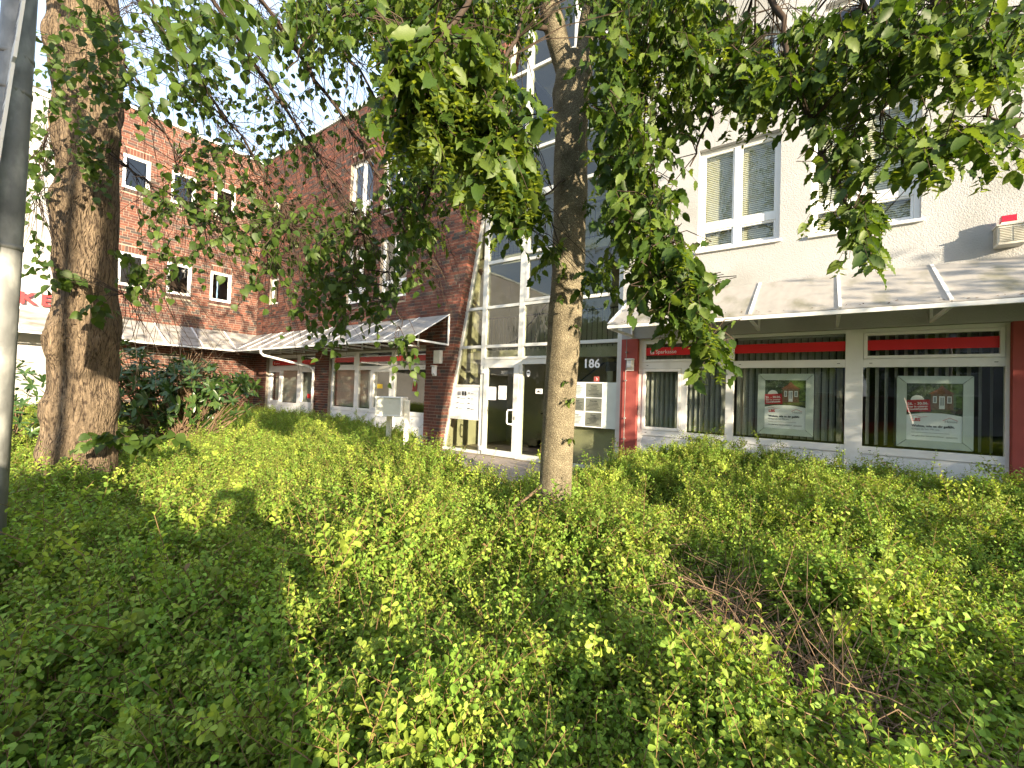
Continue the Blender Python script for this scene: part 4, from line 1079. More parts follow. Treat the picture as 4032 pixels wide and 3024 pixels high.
for pts, r0, r1 in (
    ([at(1180, -60, 3.6), at(1090, -60, 2.6), at(960, 60, 1.8), at(860, 170, 1.5), at(830, 260, 1.45)], .02, .004),
    ([at(1180, -40, 3.6), at(1120, 60, 2.6), at(1070, 220, 1.9), at(1085, 330, 1.75)], .015, .004),
    ([at(1190, 60, 3.7), at(1050, 90, 3.3), at(960, 300, 3.1), at(900, 500, 3.0), at(890, 600, 3.0)], .022, .004),
    ([at(1190, 40, 3.7), at(900, 10, 3.2), at(700, 60, 3.0), at(620, 150, 3.0)], .02, .004),
    ([at(1222, 380, 3.7), at(1150, 440, 3.2), at(1080, 500, 3.0)], .009, .003),
    ([at(1280, 0, 3.8), at(1330, 150, 3.0), at(1380, 360, 2.5), at(1440, 540, 2.25), at(1500, 660, 2.1), at(1548, 790, 2.05)], .022, .004),
    ([at(1285, -60, 3.8), at(1420, 60, 3.0), at(1530, 220, 2.7), at(1490, 360, 2.6)], .02, .004),
    ([at(1290, -160, 3.9), at(1500, -120, 3.0), at(1665, -10, 2.6), at(1720, 170, 2.4), at(1790, 360, 2.25), at(1850, 480, 2.15), at(1880, 560, 2.1)], .024, .005),
    ([at(1300, -200, 3.9), at(1600, -200, 2.9), at(1850, -20, 2.5), at(1925, 130, 2.35), at(1900, 260, 2.3)], .022, .004),
    ([at(1300, -220, 3.9), at(1800, -220, 2.6), at(2050, 40, 2.3), at(2130, 230, 2.15), at(2200, 290, 2.1)], .02, .004),
    ([at(2290, 150, 2.3), at(2200, 290, 2.2), at(2080, 330, 2.15), at(1960, 370, 2.1)], .012, .003)):
    C.branch(pts, r0, r1, bl)
o = bl.build('branches', M['twig'], horn, smooth=True)
for a in ((960, 165, 140, 95, 1.4, 1.9, 30), (1060, 260, 95, 120, 1.5, 2.0, 28), (880, 135, 75, 60, 1.35, 1.7, 15), (1090, 350, 40, 50, 1.5, 1.9, 7), (905, 270, 55, 45, 1.5, 1.9, 7)):
    C.cluster(*a, size=.080, nl=11, L=.22, seeds=1.0, droop=.8, npal=8)
for a in ((760, 50, 170, 75, 2.4, 4, 60), (1000, 40, 220, 70, 2.4, 4, 100), (1400, 50, 190, 110, 2.2, 4, 110), (1330, 200, 90, 110, 2.2, 3.6, 60),
          (950, 380, 100, 75, 2.6, 3.6, 26), (890, 490, 55, 85, 2.6, 3.4, 13), (1010, 430, 60, 60, 2.8, 3.4, 9), (1120, 470, 70, 60, 2.7, 3.2, 24), (1180, 560, 28, 40, 3.2, 3.5, 6),
          (1325, 330, 62, 120, 2.1, 3, 48), (1105, 330, 55, 120, 2.7, 3.6, 26), (1390, 480, 75, 110, 2.0, 2.8, 38), (1450, 600, 75, 60, 1.95, 2.5, 24), (1490, 680, 45, 60, 1.95, 2.3, 15), (1535, 765, 16, 26, 2.0, 2.2, 5), (1295, 620, 35, 35, 2.8, 3.1, 6),
          (1550, 150, 140, 110, 2.4, 3.6, 76), (1450, 300, 55, 85, 2.4, 3.4, 15), (1650, 200, 80, 65, 2.2, 3.2, 24),
          (1760, 170, 80, 130, 2.2, 3, 36), (1830, 350, 45, 90, 2.0, 2.8, 15), (1870, 510, 34, 55, 1.95, 2.5, 11),
          (1900, 110, 110, 100, 2.0, 3, 40), (2060, 100, 110, 100, 1.8, 2.8, 38), (1990, 330, 90, 40, 1.9, 2.6, 16), (2120, 310, 70, 20, 1.9, 2.3, 8), (2150, 120, 50, 90, 1.8, 2.4, 22)):
    C.cluster(*a, size=.083, seeds=.38, droop=.7)
# short shoots on the trunk
for x, y, c, n in ((1215, 640, 3.62, 3), (1238, 700, 3.60, 1), (1222, 820, 3.60, 1), (1232, 862, 3.58, 2), (1235, 945, 3.55, 2), (1268, 440, 3.6, 3), (1215, 590, 3.6, 2)):
    for _ in range(n): C.twig(at(x, y, c), .10, 5, .05, 5, droop=.3, seeds=0, join=.25)
# the rest of the crown, above and beside the picture
k = 0
while k < 1000:
    p = np.array([-1.0, 2.9, 7.6]) + norm(NR.normal(0, 1, 3)) * np.array([3.9, 3.1, 4.0]) * NR.random() ** .4
    x, y, d = project(p[None])
    if d[0] > 0.4 and -60 < x[0] < 2270 and y[0] > -60: continue
    if p[2] < 3.5 or (.383 * p[0] + .924 * p[1] < 1.5 and p[0] > -3): continue
    C.twig(p, .35, 10, .095, 5, droop=.6, seeds=.2, join=0); k += 1
HP = [(.042, .082, .011), (.052, .096, .013), (.038, .075, .011), (.085, .135, .020), (.115, .168, .028)]
C.finish(horn, HORN, HP, M['leaf'], M['twig'])
MB().tube([Vector(at(1085, 1130, 3.35)), Vector(at(1120, 1090, 3.45)), Vector(at(1168, 1052, 3.6))], [.008, .011, .013], 6).build('bare_shoot', M['deadtwig'], horn)

# ------------------------------------------------------------------ linden at the left
lind = thing('linden_tree', (-6.29, 1.06, 0), 'old linden tree with thick burled trunk and hanging twigs, left, beside the steel post', 'tree', 'street trees in the shrub bed')
lb = trunk_mesh([(-6.29, 1.06, -.1), at(172, 1010, 4.52), at(178, 900, 4.52), at(182, 800, 4.52), at(186, 690, 4.5), at(190, 560, 4.5), at(192, 430, 4.5), at(190, 300, 4.5), at(188, 180, 4.5), at(182, 60, 4.5), at(178, -60, 4.5), at(172, -240, 4.5)],
                [.34, .285, .265, .265, .245, .23, .235, .235, .255, .26, .265, .25], 110, .30, .75, 21, .06, 22)
lb.build('trunk', M['bark'], lind, smooth=True)
C = Crown(); bl = MB()
for pts, r0, r1 in (
    ([at(200, -40, 4.4), at(330, 20, 3.9), at(430, 170, 3.7), at(560, 360, 3.6), at(640, 500, 3.5)], .02, .004),
    ([at(200, -160, 4.4), at(420, -40, 3.8), at(560, 150, 3.6), at(700, 360, 3.5), at(800, 520, 3.4)], .024, .004),
    ([at(200, -220, 4.4), at(500, -60, 3.8), at(640, 110, 3.6), at(760, 290, 3.5), at(860, 440, 3.4), at(960, 600, 3.4)], .026, .004),
    ([at(200, -260, 4.4), at(580, -80, 3.9), at(720, 80, 3.7), at(830, 240, 3.6), at(930, 420, 3.5)], .022, .004),
    ([at(230, 100, 4.4), at(300, 180, 4.2), at(370, 320, 4.1), at(440, 480, 4.0)], .012, .003),
    ([at(240, 330, 4.4), at(330, 400, 4.2), at(470, 470, 4.0), at(600, 560, 3.9)], .012, .003),
    ([at(300, -40, 4.2), at(390, 100, 4.4), at(470, 260, 4.6), at(560, 420, 4.8)], .014, .003),
    ([at(420, -80, 4.4), at(520, 60, 4.7), at(620, 230, 4.9), at(700, 400, 5.0)], .016, .003),
    ([at(240, 640, 4.3), at(300, 628, 4.1), at(370, 600, 4.0)], .006, .002),
    ([at(120, 250, 4.4), at(90, 330, 4.2), at(80, 440, 4.1)], .012, .003),
    ([at(835, 540, 3.4), at(850, 640, 3.4), at(866, 700, 3.4), at(868, 780, 3.4)], .004, .002)):
    C.branch(pts, r0, r1, bl)
bl.build('branches', M['twig'], lind, smooth=True)
# bare fine twigs hanging from the branches
base = [q for q in C.br if not (project(q[None])[0][0] > 815 and project(q[None])[1][0] > 500)]
for _ in range(620):
    s = base[NR.integers(0, len(base))]; L = NR.uniform(.3, .9)
    d = norm(np.array([.45, .25, -.8]) + NR.normal(0, .38, 3))
    pts = [s + d * L * t + np.array([0, 0, -.25 * L * t * t]) + NR.normal(0, .012, 3) for t in np.linspace(0, 1, 6)]
    C.tw.tube([Vector(p) for p in pts], [.0035, .003, .0026, .0022, .0018, .0012], 3, cap=False)
for a in ((180, 120, 90, 150, 3.3, 4.0, 30), (92, 370, 26, 160, 3.6, 4.6, 16), (350, 110, 130, 110, 2.8, 4, 40), (500, 30, 200, 50, 2.8, 3.8, 38),
          (470, 420, 180, 110, 3.2, 4.4, 62), (650, 510, 160, 100, 3.2, 4.4, 54), (810, 520, 140, 110, 3.2, 4.2, 44), (740, 650, 100, 40, 3.3, 4, 20),
          (600, 220, 220, 140, 3.4, 5, 64), (700, 60, 140, 70, 3.2, 4.2, 26), (350, 560, 90, 50, 3.6, 4.4, 14), (866, 740, 14, 50, 3.35, 3.5, 6), (220, 330, 40, 50, 3.9, 4.1, 10)):
    C.cluster(*a, L=.30, nl=8, size=.066, seeds=0, droop=.9, flat=False, boost=1.15)
for a in ((440, 30, 140, 50, 2.1, 2.6, 7), (110, 590, 60, 40, 4.0, 4.15, 7), (330, 585, 50, 18, 4.0, 4.1, 4), (190, 655, 50, 18, 4.0, 4.1, 4)):
    C.cluster(*a, L=.26, nl=6, size=.085, seeds=0, droop=.3, boost=1)
for a in ((300, 945, 90, 16, 3.9, 4.4, 12), (225, 935, 30, 25, 4.0, 4.1, 4), (160, 1000, 30, 20, 4.0, 4.05, 3)):
    C.cluster(*a, L=.24, nl=5, size=.10, seeds=0, droop=.2, boost=1)
k = 0
while k < 300:
    p = np.array([-5.6, 1.4, 7.2]) + norm(NR.normal(0, 1, 3)) * np.array([3.4, 3.2, 3.0]) * NR.random() ** .4
    x, y, d = project(p[None])
    if d[0] > 0.4 and -60 < x[0] < 2270 and y[0] > -80: continue
    C.twig(p, .4, 9, .08, 5, droop=.6, seeds=0, join=0, flat=False); k += 1
LP_ = [(.050, .092, .016), (.062, .108, .019), (.040, .078, .014), (.09, .145, .022), (.06, .10, .016)]
C.finish(lind, LIND, LP_, M['leaf'], M['twig'])

# ------------------------------------------------------------------ evergreen shrubs behind the linden
def evergreen(label, base, cents, nwh, size, pal, stems):
    root = thing('evergreen_shrub', base, label, 'shrub', 'evergreen shrubs before the left brick wing')
    mb = MB(); b0 = np.array(base)
    P = []; B = []; Sx = []; Ci = []
    for (c, r, n) in cents:
        c = np.array(c)
        for _ in range(n):
            p = c + norm(NR.normal(0, 1, 3)) * np.array(r) * NR.random() ** .33
            if p[2] < .1: continue
            out = norm((p - c) + np.array([0, 0, .35]) + NR.normal(0, .3, 3))
            for i in range(NR.integers(5, 9)):
                a = i * 2.4 + NR.uniform(-.3, .3)
                sd = norm(np.cross(out, [math.cos(a), math.sin(a), .3]))
                ax = sd + out * NR.uniform(.0, .7)
                P.append(p); B.append((ax, out)); Sx.append(size * NR.uniform(.7, 1.15)); Ci.append(NR.integers(0, len(pal)))
            if NR.random() < .4:
                q = b0 + (c - b0) * .55 + NR.normal(0, .1, 3)
                mb.tube([Vector(b0 + NR.normal(0, .05, 3) * np.array([1, 1, 0])), Vector(q), Vector(p)], [.016, .010, .005], 4, cap=False)
    bs = bases(np.array([q[0] for q in B]), np.array([q[1] for q in B]))
    leaves(root, LAUR, P, bs, Sx, Ci, pal, M['gloss'], n_parts=200)
    mb.build('stems', M['deadtwig'], root)
    return root
EP = [(.040, .085, .020), (.050, .100, .022), (.034, .072, .018), (.075, .125, .03), (.06, .105, .024)]
evergreen('large dark evergreen shrub right of the linden trunk, with a bare woody right side', (-8.95, 2.75, 0), [((-9.2, 2.3, 1.25), (.75, .7, .85), 170), ((-8.6, 2.75, 1.35), (.75, .6, .6), 130), ((-7.9, 3.15, 1.4), (.45, .4, .38), 40), ((-9.4, 2.0, 1.7), (.4, .4, .55), 40)], 0, .155, EP, 0)
evergreen('dark evergreen shrub behind the linden trunk, left of it beside the steel post', (-8.6, .75, 0), [((-8.7, .75, 1.0), (.75, .55, .85), 150), ((-9.2, .4, 1.5), (.5, .4, .5), 50)], 0, .11, EP, 0)
# twiggy half bare crown at the shrub's right side
wd = MB(); b0 = Vector(at(388, 905, 7.3)); b0.z = 0
for _ in range(70):
    e = Vector(at(430 + NR.normal(0, 28), 800 + NR.normal(0, 28), 7.3 + NR.normal(0, .25)))
    k = Vector(at(392, 880 - NR.uniform(0, 40), 7.3)); mid = (k + e) / 2 + Vector((NR.normal(0, .05), NR.normal(0, .05), NR.uniform(0, .1)))
    wd.tube([k, mid, e], [.010, .006, .003], 4, cap=False)
wd.tube([b0, Vector(at(389, 910, 7.3)), Vector(at(393, 850, 7.3)), Vector(at(405, 790, 7.3))], [.028, .024, .02, .012], 7)
tag(wd.build('bare_shrub', mat('pale_dead_wood', (.30, .20, .12), .9, noise=(14, .3)), smooth=True), 'bare brown twiggy shrub at the right side of the dark evergreen shrub', 'shrub')

# ------------------------------------------------------------------ the bed of low shrubs
def vnoise(x, y, s, seed):
    g = np.random.default_rng(seed).random((64, 64))
    X = x / s + 500; Y = y / s + 500
    i = np.floor(X).astype(int); j = np.floor(Y).astype(int); u = X - i; v = Y - j
    u = u * u * (3 - 2 * u); v = v * v * (3 - 2 * v)
    q = lambda a, b: g[a % 64, b % 64]
    return (q(i, j) * (1 - u) + q(i + 1, j) * u) * (1 - v) + (q(i, j + 1) * (1 - u) + q(i + 1, j + 1) * u) * v
GUL = np.array([(-.62, 3.0), (-.40, 2.62), (-.17, 2.25), (.05, 2.02), (.16, 1.94)])
def gully(x, y):
    d = np.full(x.shape, 9.0)
    for a, b in zip(GUL[:-1], GUL[1:]):
        t = np.clip(((x - a[0]) * (b - a)[0] + (y - a[1]) * (b - a)[1]) / ((b - a) @ (b - a)), 0, 1)
        d = np.minimum(d, np.hypot(x - a[0] - t * (b - a)[0], y - a[1] - t * (b - a)[1]))
    return d
BXk = np.array([-18.2, -16.9, -16.2, -13.5, -9.5, -8.4, -7, -5.7, -4.2, -3.1, -2.75, -2.45, -2.1, -1.2, 0, 8])
BYk = np.array([3.0, 6.3, 7.1, 7.2, 7.0, 6.9, 6.2, 5.5, 4.65, 4.55, 5.0, 6.2, 7.4, 7.7, 7.75, 7.75])
def bed_height(x, y):
    h = .565 + .34 * (vnoise(x, y, .75, 1) - .5) + .24 * (vnoise(x, y, .28, 2) - .5) + .10 * np.clip((y - 4) / 3, 0, 1) * (x > -2.2)
    h = h + .07 * np.exp(-((x + .62) ** 2 + (y - 1.5) ** 2) / .15) + .05 * np.clip((-x - 6) / 3, 0, 1)
    back = np.interp(x, BXk, BYk)
    h = h - .22 * np.clip(1 - (back - y) / .35, 0, 1)
    g = gully(x, y); h = h - .40 * np.exp(-(g / .30) ** 2) - .10 * np.exp(-(((x - .05) / .5) ** 2 + ((y - 1.5) / .35) ** 2)) - .07 * np.exp(-(np.hypot(x, y) / 1.2) ** 2)
    # hollow between the mounds left of the trunk and dips
    h = h - .20 * np.exp(-(((x + 2.9) / .8) ** 2 + ((y - 4.2) / .5) ** 2)) - .16 * np.exp(-(((x + 1.35) / .35) ** 2 + ((y - 4.4) / .9) ** 2))
    return h
def sprig(seed, H_=.27, pal=0, n_side=3):
    g = np.random.default_rng(seed); mb_v = []; mb_f = []; mb_c = []; st = MB()
    lv, lf = OBOV
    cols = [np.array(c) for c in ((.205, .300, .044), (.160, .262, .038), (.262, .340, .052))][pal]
    P = []; A = []; U = []; Sz = []; Cc = []
    def shoot(p0, d, L, n, big):
        d = d / np.linalg.norm(d)
        bend = g.normal(0, .12, 3)
        pts = [p0 + d * L * t + bend * L * t * t for t in np.linspace(0, 1, 5)]
        st.tube([Vector(p) for p in pts], [.0014, .0013, .0011, .0009, .0006], 3, cap=False)
        for i in range(n):
            t = .15 + .85 * (i + .5) / n; f = t * 4; k = min(int(f), 3); p = pts[k] + (pts[k + 1] - pts[k]) * (f - k)
            a = i * 2.4 + g.uniform(-.4, .4); tg = (pts[k + 1] - pts[k]); tg = tg / np.linalg.norm(tg)
            sd = np.cross(tg, [math.cos(a), math.sin(a), .2]); sd /= np.linalg.norm(sd)
            P.append(p); A.append(sd + tg * g.uniform(.2, .9)); U.append(tg + g.normal(0, .55, 3))
            dead = g.random() < .012; Sz.append(big * (1.1 - .65 * t) * g.uniform(.75, 1.2)); Cc.append(np.array([.20, .13, .06]) if dead else cols * (0.72 + .62 * t) * g.uniform(.8, 1.2))  # paler young tips; the rise up the shoot is strengthened to imitate sunlit tips
    shoot(np.zeros(3), np.array([g.normal(0, .22), g.normal(0, .22), 1.0]), H_, 22 if H_ < .3 else 30, .036)
    for k in range(n_side):
        a = g.uniform(0, 6.28); z = g.uniform(.25, .75) * H_
        shoot(np.array([0, 0, z]), np.array([math.cos(a), math.sin(a), g.uniform(.5, 1.2)]), H_ * g.uniform(.3, .5), 11, .031)
    P = np.array(P); Bs = bases(np.array(A), np.array(U)); Sz = np.array(Sz)
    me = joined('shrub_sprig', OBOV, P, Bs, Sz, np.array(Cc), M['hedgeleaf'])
    # add stems to the same mesh
    bm = bmesh.new(); bm.from_mesh(me)
    t2 = st.mesh('stem', M['redstem']); nb = len(bm.faces)
    bm.from_mesh(t2); bm.faces.ensure_lookup_table()
    for f in bm.faces[nb:]: f.material_index = 1
    bm.to_mesh(me); bm.free(); me.materials.append(M['redstem']); bpy.data.meshes.remove(t2)
    return me
SPR = bpy.data.collections.new('shrub_sprigs')
NSP = 12
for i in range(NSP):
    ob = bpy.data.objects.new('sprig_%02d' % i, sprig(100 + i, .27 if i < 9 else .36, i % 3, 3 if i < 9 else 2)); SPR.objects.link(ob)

def scatter(name, P, rot, scl, idx, coll, m=None):
    me = bpy.data.meshes.new(name); n = len(P)
    me.vertices.add(n); me.vertices.foreach_set('co', P.astype(np.float32).ravel())
    a = me.attributes.new('rot', 'FLOAT_VECTOR', 'POINT'); a.data.foreach_set('vector', rot.astype(np.float32).ravel())
    a = me.attributes.new('scl', 'FLOAT', 'POINT'); a.data.foreach_set('value', scl.astype(np.float32))
    a = me.attributes.new('idx', 'INT', 'POINT'); a.data.foreach_set('value', idx.astype(np.int32))
    ob = link(name, me, kind='stuff')
    ng = bpy.data.node_groups.new(name + '_nodes', 'GeometryNodeTree')
    ng.interface.new_socket('Geometry', in_out='INPUT', socket_type='NodeSocketGeometry')
    ng.interface.new_socket('Geometry', in_out='OUTPUT', socket_type='NodeSocketGeometry')
    N = ng.nodes; L = ng.links
    gi = N.new('NodeGroupInput'); go = N.new('NodeGroupOutput'); ip = N.new('GeometryNodeInstanceOnPoints')
    ci = N.new('GeometryNodeCollectionInfo'); ci.inputs['Collection'].default_value = coll; ci.inputs['Separate Children'].default_value = True; ci.inputs['Reset Children'].default_value = True
    def na(nm, ty):
        q = N.new('GeometryNodeInputNamedAttribute'); q.data_type = ty; q.inputs['Name'].default_value = nm; return q.outputs[0]
    er = N.new('FunctionNodeEulerToRotation')
    L.new(na('rot', 'FLOAT_VECTOR'), er.inputs[0])
    L.new(gi.outputs[0], ip.inputs['Points']); L.new(ci.outputs[0], ip.inputs['Instance']); ip.inputs['Pick Instance'].default_value = True
    L.new(na('idx', 'INT'), ip.inputs['Instance Index']); L.new(er.outputs[0], ip.inputs['Rotation']); L.new(na('scl', 'FLOAT'), ip.inputs['Scale'])
    L.new(ip.outputs[0], go.inputs[0])
    md = ob.modifiers.new('scatter', 'NODES'); md.node_group = ng
    return ob

def bed_points(dens_mul, depth, jit):
    out = []
    for (x0, x1, y0, y1, dens, rmin, rmax) in ((-3, 3, .05, 3, 1200, 0, 2.2), (-5, 5, .05, 5, 700, 2.2, 4.2), (-18, 7, .05, 8, 340, 4.2, 30)):
        n = int((x1 - x0) * (y1 - y0) * dens * dens_mul)
        x = NR.uniform(x0, x1, n); y = NR.uniform(y0, y1, n); r = np.hypot(x, y)
        k = (r >= rmin) & (r < rmax) & (y < np.interp(x, BXk, BYk)) & (np.hypot(x + 6.29, y - 1.06) > .42) & (np.hypot(x + 1.87, y - 3.32) > .14) & (np.hypot(x + 3.40, y - .265) > .07)
        k &= ~((np.hypot(x + 9.0, y - 2.2) < 1.3)) | (NR.random(n) < .2)
        k &= (gully(x, y) > .17) | (NR.random(n) < .10)
        k &= NR.random(n) < np.clip(.55 + 1.2 * vnoise(x, y, .22, 9), 0, 1)
        out.append(np.stack([x[k], y[k]], 1))
    xy = np.concatenate(out); h = bed_height(xy[:, 0], xy[:, 1])
    z = h - depth + NR.normal(0, jit, len(h))
    e = .02
    gx = (bed_height(xy[:, 0] + e, xy[:, 1]) - h) / e; gy = (bed_height(xy[:, 0], xy[:, 1] + e) - h) / e
    n = len(h)
    rot = np.stack([np.clip(gy * -.35, -.6, .6) * -1 + NR.normal(0, .22, n), np.clip(gx * -.35, -.6, .6) + NR.normal(0, .22, n), NR.uniform(0, 6.28, n)], 1)
    return np.column_stack([xy, np.maximum(z, .0)]), rot
P1, R1 = bed_points(1.0, .24, .035); P2, R2 = bed_points(.45, .42, .05)
P = np.concatenate([P1, P2]); Rr = np.concatenate([R1, R2])
sc = NR.uniform(.62, 1.32, len(P)); idx = NR.integers(0, 9, len(P))
rad_ = np.hypot(P[:, 0], P[:, 1]); sc *= np.where(rad_ < 1.6, .92, np.where(rad_ < 3, 1.08, 1.0))
back_d = np.interp(P[:, 0], BXk, BYk) - P[:, 1]
tall = NR.random(len(P)) < np.where(rad_ < 1.5, .02, np.where(back_d < .9, .14, .07))
idx[tall] = NR.integers(9, 12, tall.sum()); sc[tall] *= NR.uniform(.95, 1.4, tall.sum()) * np.where(rad_[tall] < 2, .85, 1)
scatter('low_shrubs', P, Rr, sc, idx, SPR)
# dead wood in the hollow
dt = MB()
for _ in range(900):
    k = NR.uniform(0, len(GUL) - 1.001); i = int(k); g0 = GUL[i] + (GUL[i + 1] - GUL[i]) * (k - i)
    p = np.array([g0[0] + NR.normal(0, .16), g0[1] + NR.normal(0, .13), NR.uniform(.12, .50)])
    d = norm(np.array([NR.normal(0, .8), NR.normal(0, .8), NR.uniform(.1, .9)])); L = NR.uniform(.10, .38)
    q = p + d * L * .5 + NR.normal(0, .03, 3); e = p + d * L + NR.normal(0, .04, 3)
    r = NR.uniform(.0012, .004)
    dt.tube([Vector(p), Vector(q), Vector(e)], [r, r * .8, r * .4], 3, cap=False)
dt.build('dead_twigs', M['deadtwig'], kind='stuff')
# dry stems and bare wood seen through gaps
ds = MB()
for _ in range(260):
    x = NR.uniform(-4.5, 2.2); y = NR.uniform(.2, 5.0)
    if y > np.interp(x, BXk, BYk): continue
    h = float(bed_height(np.array([x]), np.array([y]))[0])
    e = Vector((x + NR.normal(0, .06), y + NR.normal(0, .06), h - .02 + NR.normal(0, .04)))
    ds.tube([Vector((x, y, 0)), (Vector((x, y, 0)) + e) / 2 + Vector((NR.normal(0, .02), NR.normal(0, .02), 0)), e], [.004, .003, .0018], 4, cap=False)
ds.build('shrub_stems', M['redstem'], kind='stuff')
# long grass at the foot of the brick walls
gr = MB()
for _ in range(2600):
    x = NR.uniform(-17.6, -13.2); y = NR.uniform(6.2, 7.7) if NR.random() < .7 else NR.uniform(4.5, 6.5)
    h = NR.uniform(.45, .85); a = NR.uniform(0, 6.28); l = NR.uniform(.02, .25); w_ = .006
    dx, dy = math.cos(a), math.sin(a)
    vs = []
    for t, ww in ((0, 1), (.5, .8), (1, .1)):
        cx, cy = x + dx * l * t * t, y + dy * l * t * t
        vs += [(cx - dy * w_ * ww, cy + dx * w_ * ww, h * t), (cx + dy * w_ * ww, cy - dx * w_ * ww, h * t)]
    gr.add(vs, [(0, 1, 3, 2), (2, 3, 5, 4)], (.10 + .06 * NR.random(), .16, .03))
gr.build('grass', M['leaf'], kind='stuff')
#STREET
# ------------------------------------------------------------------ unseen things behind and beside the camera, some added for their shade; they show in the glass
def simple_tree(label, x, y, h, r, zc, n, group, size=.16, pal=None):
    root = thing('street_tree', (x, y, 0), label, 'tree', group)
    MB().tube([(x, y, -.1), (x + .05, y, zc * .5), (x, y + .05, zc), (x + .1, y, h * .85)], [.2, .16, .13, .04], 10).build('trunk', M['bark2'], root, smooth=True)
    c = np.array([x, y, zc + (h - zc) * .45])
    tw = MB()
    for _ in range(26):
        e = c + norm(NR.normal(0, 1, 3)) * np.array([r, r, (h - zc) * .5]) * .8
        tw.tube([Vector((x, y, NR.uniform(zc * .7, zc))), Vector((c + e) / 2 + NR.normal(0, .2, 3)), Vector(e)], [.05, .03, .01], 5, cap=False)
    tw.build('branches', M['twig'], root)
    g = norm(NR.normal(0, 1, (n, 3))) * np.array([r, r, (h - zc) * .62]) * NR.random((n, 1)) ** .4
    cl = c + g[NR.integers(0, n // 14, n)] + NR.normal(0, .22, (n, 3))
    ax = NR.normal(0, .7, (n, 3)) + np.array([0, 0, -.6]); up = NR.normal(0, .4, (n, 3)) + np.array([0, 0, 1.0])
    pal = np.array(pal or HP)
    link('crown', joined('crown', HORN, cl, bases(ax, up), NR.uniform(.7, 1.2, n) * size, pal[NR.integers(0, len(pal), n)], M['leaf']), root)
    return root
simple_tree('small leafy street tree right of the view, beyond the white shop front', 9.6, 4.7, 5.2, 1.9, 1.7, 5200, 'street trees out of view', .15)  # unseen tree, added with a low crown to shade the lower white wall
simple_tree('leafy street tree in the bed just right of the view', 5.3, 2.4, 11.0, 2.1, 4.4, 5600, 'street trees out of view', .12)  # unseen tree, added so its high crown shades the hornbeam and brick wall
for i, (x, y, h, r) in enumerate(((-9, -14.5, 9, 3.0), (-2.5, -15, 8, 2.8), (3.5, -14.2, 9.5, 3.0), (-16, -14, 9, 3.0), (10, -15, 8.5, 2.8))):
    simple_tree(['leafy tree across the street, opposite the brick wing', 'leafy tree across the street, opposite the glass entrance', 'leafy tree across the street, opposite the white shop front', 'leafy tree across the street, far left', 'leafy tree across the street, far right'][i], x, y, h, r, 2.6, 2600, 'street trees across the road', .26)
for i, (x0, x1, hh, nm) in enumerate(((-30, -15, 8.5, 'left'), (-14.2, 2, 7.5, 'middle'), (3, 20, 8.2, 'right'))):
    hs = thing('town_house', ((x0 + x1) / 2, -20, 0), '%s rendered house across the street with a tiled roof' % nm, 'house', 'houses across the street')
    MB().box((x0, -28, 0), (x1, -20, hh - 2.2)).build('wall', M['render'], hs)
    MB().prism([(-28.4, hh - 2.25), (-19.6, hh - 2.25), (-24, hh + .6)], x0 - .3, x1 + .3, axis=0).build('roof', M['roof'], hs)
    for k in range(int((x1 - x0) / 2.6)):
        for z in (1.0, 3.6):
            f = MB().box((x0 + .9 + k * 2.6, -20.0, z), (x0 + 2.1 + k * 2.6, -19.95, z + 1.4)).build('window', M['frame'], hs)
            MB().box((x0 + 1.0 + k * 2.6, -19.949, z + .1), (x0 + 2.0 + k * 2.6, -19.93, z + 1.3)).build('pane', M['carglass'], f)
# parked car behind the camera
car = thing('parked_car', (-.3, -1.7, 0), 'tall dark red parked family van behind the camera whose shade falls on the shrubs', 'car')
x0, x1, y0, y1 = -2.2, 2.3, -2.62, -.86
side = [(x0, .38), (x0 + .02, .80), (x0 + .25, .95), (x0 + 1.05, 1.04), (x1 - .05, 1.04), (x1, .6), (x1 - .02, .36)]
MB().prism(side, y0, y1).build('body', M['carpaint'], car, bevel=.05)
cab = MB(); q = [(x0 + .85, 1.03), (x0 + 1.55, 1.78), (x1 - .25, 1.80), (x1 - .06, 1.03)]
vs = [(a, y0 + .06, z) for a, z in q] + [(a, y1 - .06, z) for a, z in q]
for k in (1, 2): vs[k] = (vs[k][0], y0 + .19, vs[k][2]); vs[k + 4] = (vs[k + 4][0], y1 - .19, vs[k + 4][2])
cab.add(vs, [(0, 1, 2, 3), (7, 6, 5, 4), (0, 4, 5, 1), (1, 5, 6, 2), (2, 6, 7, 3), (3, 7, 4, 0)]); cab.build('cabin_glass', M['carglass'], car, bevel=.03)
MB().prism([(x0 + 1.5, 1.775), (x1 - .22, 1.795), (x1 - .26, 1.835), (x0 + 1.65, 1.82)], y0 + .17, y1 - .17).build('roof', M['carpaint'], car, bevel=.012)
for y, s_ in ((y0 + .06, -1), (y1 - .06, 1)):
    for xx, xt in ((x0 + .85, x0 + 1.55), (x0 + 2.2, x0 + 2.25), (x0 + 3.2, x0 + 3.2), (x1 - .06, x1 - .25)):
        MB().beam((xx, y + .01 * s_, 1.03), (xt, y - .12 * s_, 1.80), .07, .05).build('pillar', M['carpaint'], car)
for xx in (x0 + .8, x1 - .85):
    for y, s_ in ((y0 - .015, -1), (y1 + .015, 1)):
        wh = MB().tube([(xx, y - .2 * s_, .33), (xx, y + .015 * s_, .33)], .33, 22).build('wheel', M['tyre'], car)
        MB().tube([(xx, y - .1 * s_, .33), (xx, y + .022 * s_, .33)], .21, 16).build('rim', M['rim'], wh)
for y in (y0 + .22, y1 - .22):
    MB().box((x0 - .012, y - .16, .66), (x0 + .1, y + .16, .80)).build('headlight', M['clearlamp'], car, bevel=.02)
    MB().box((x1 - .1, y - .12, .70), (x1 + .012, y + .12, 1.0)).build('tail_light', M['sirenred'], car, bevel=.02)
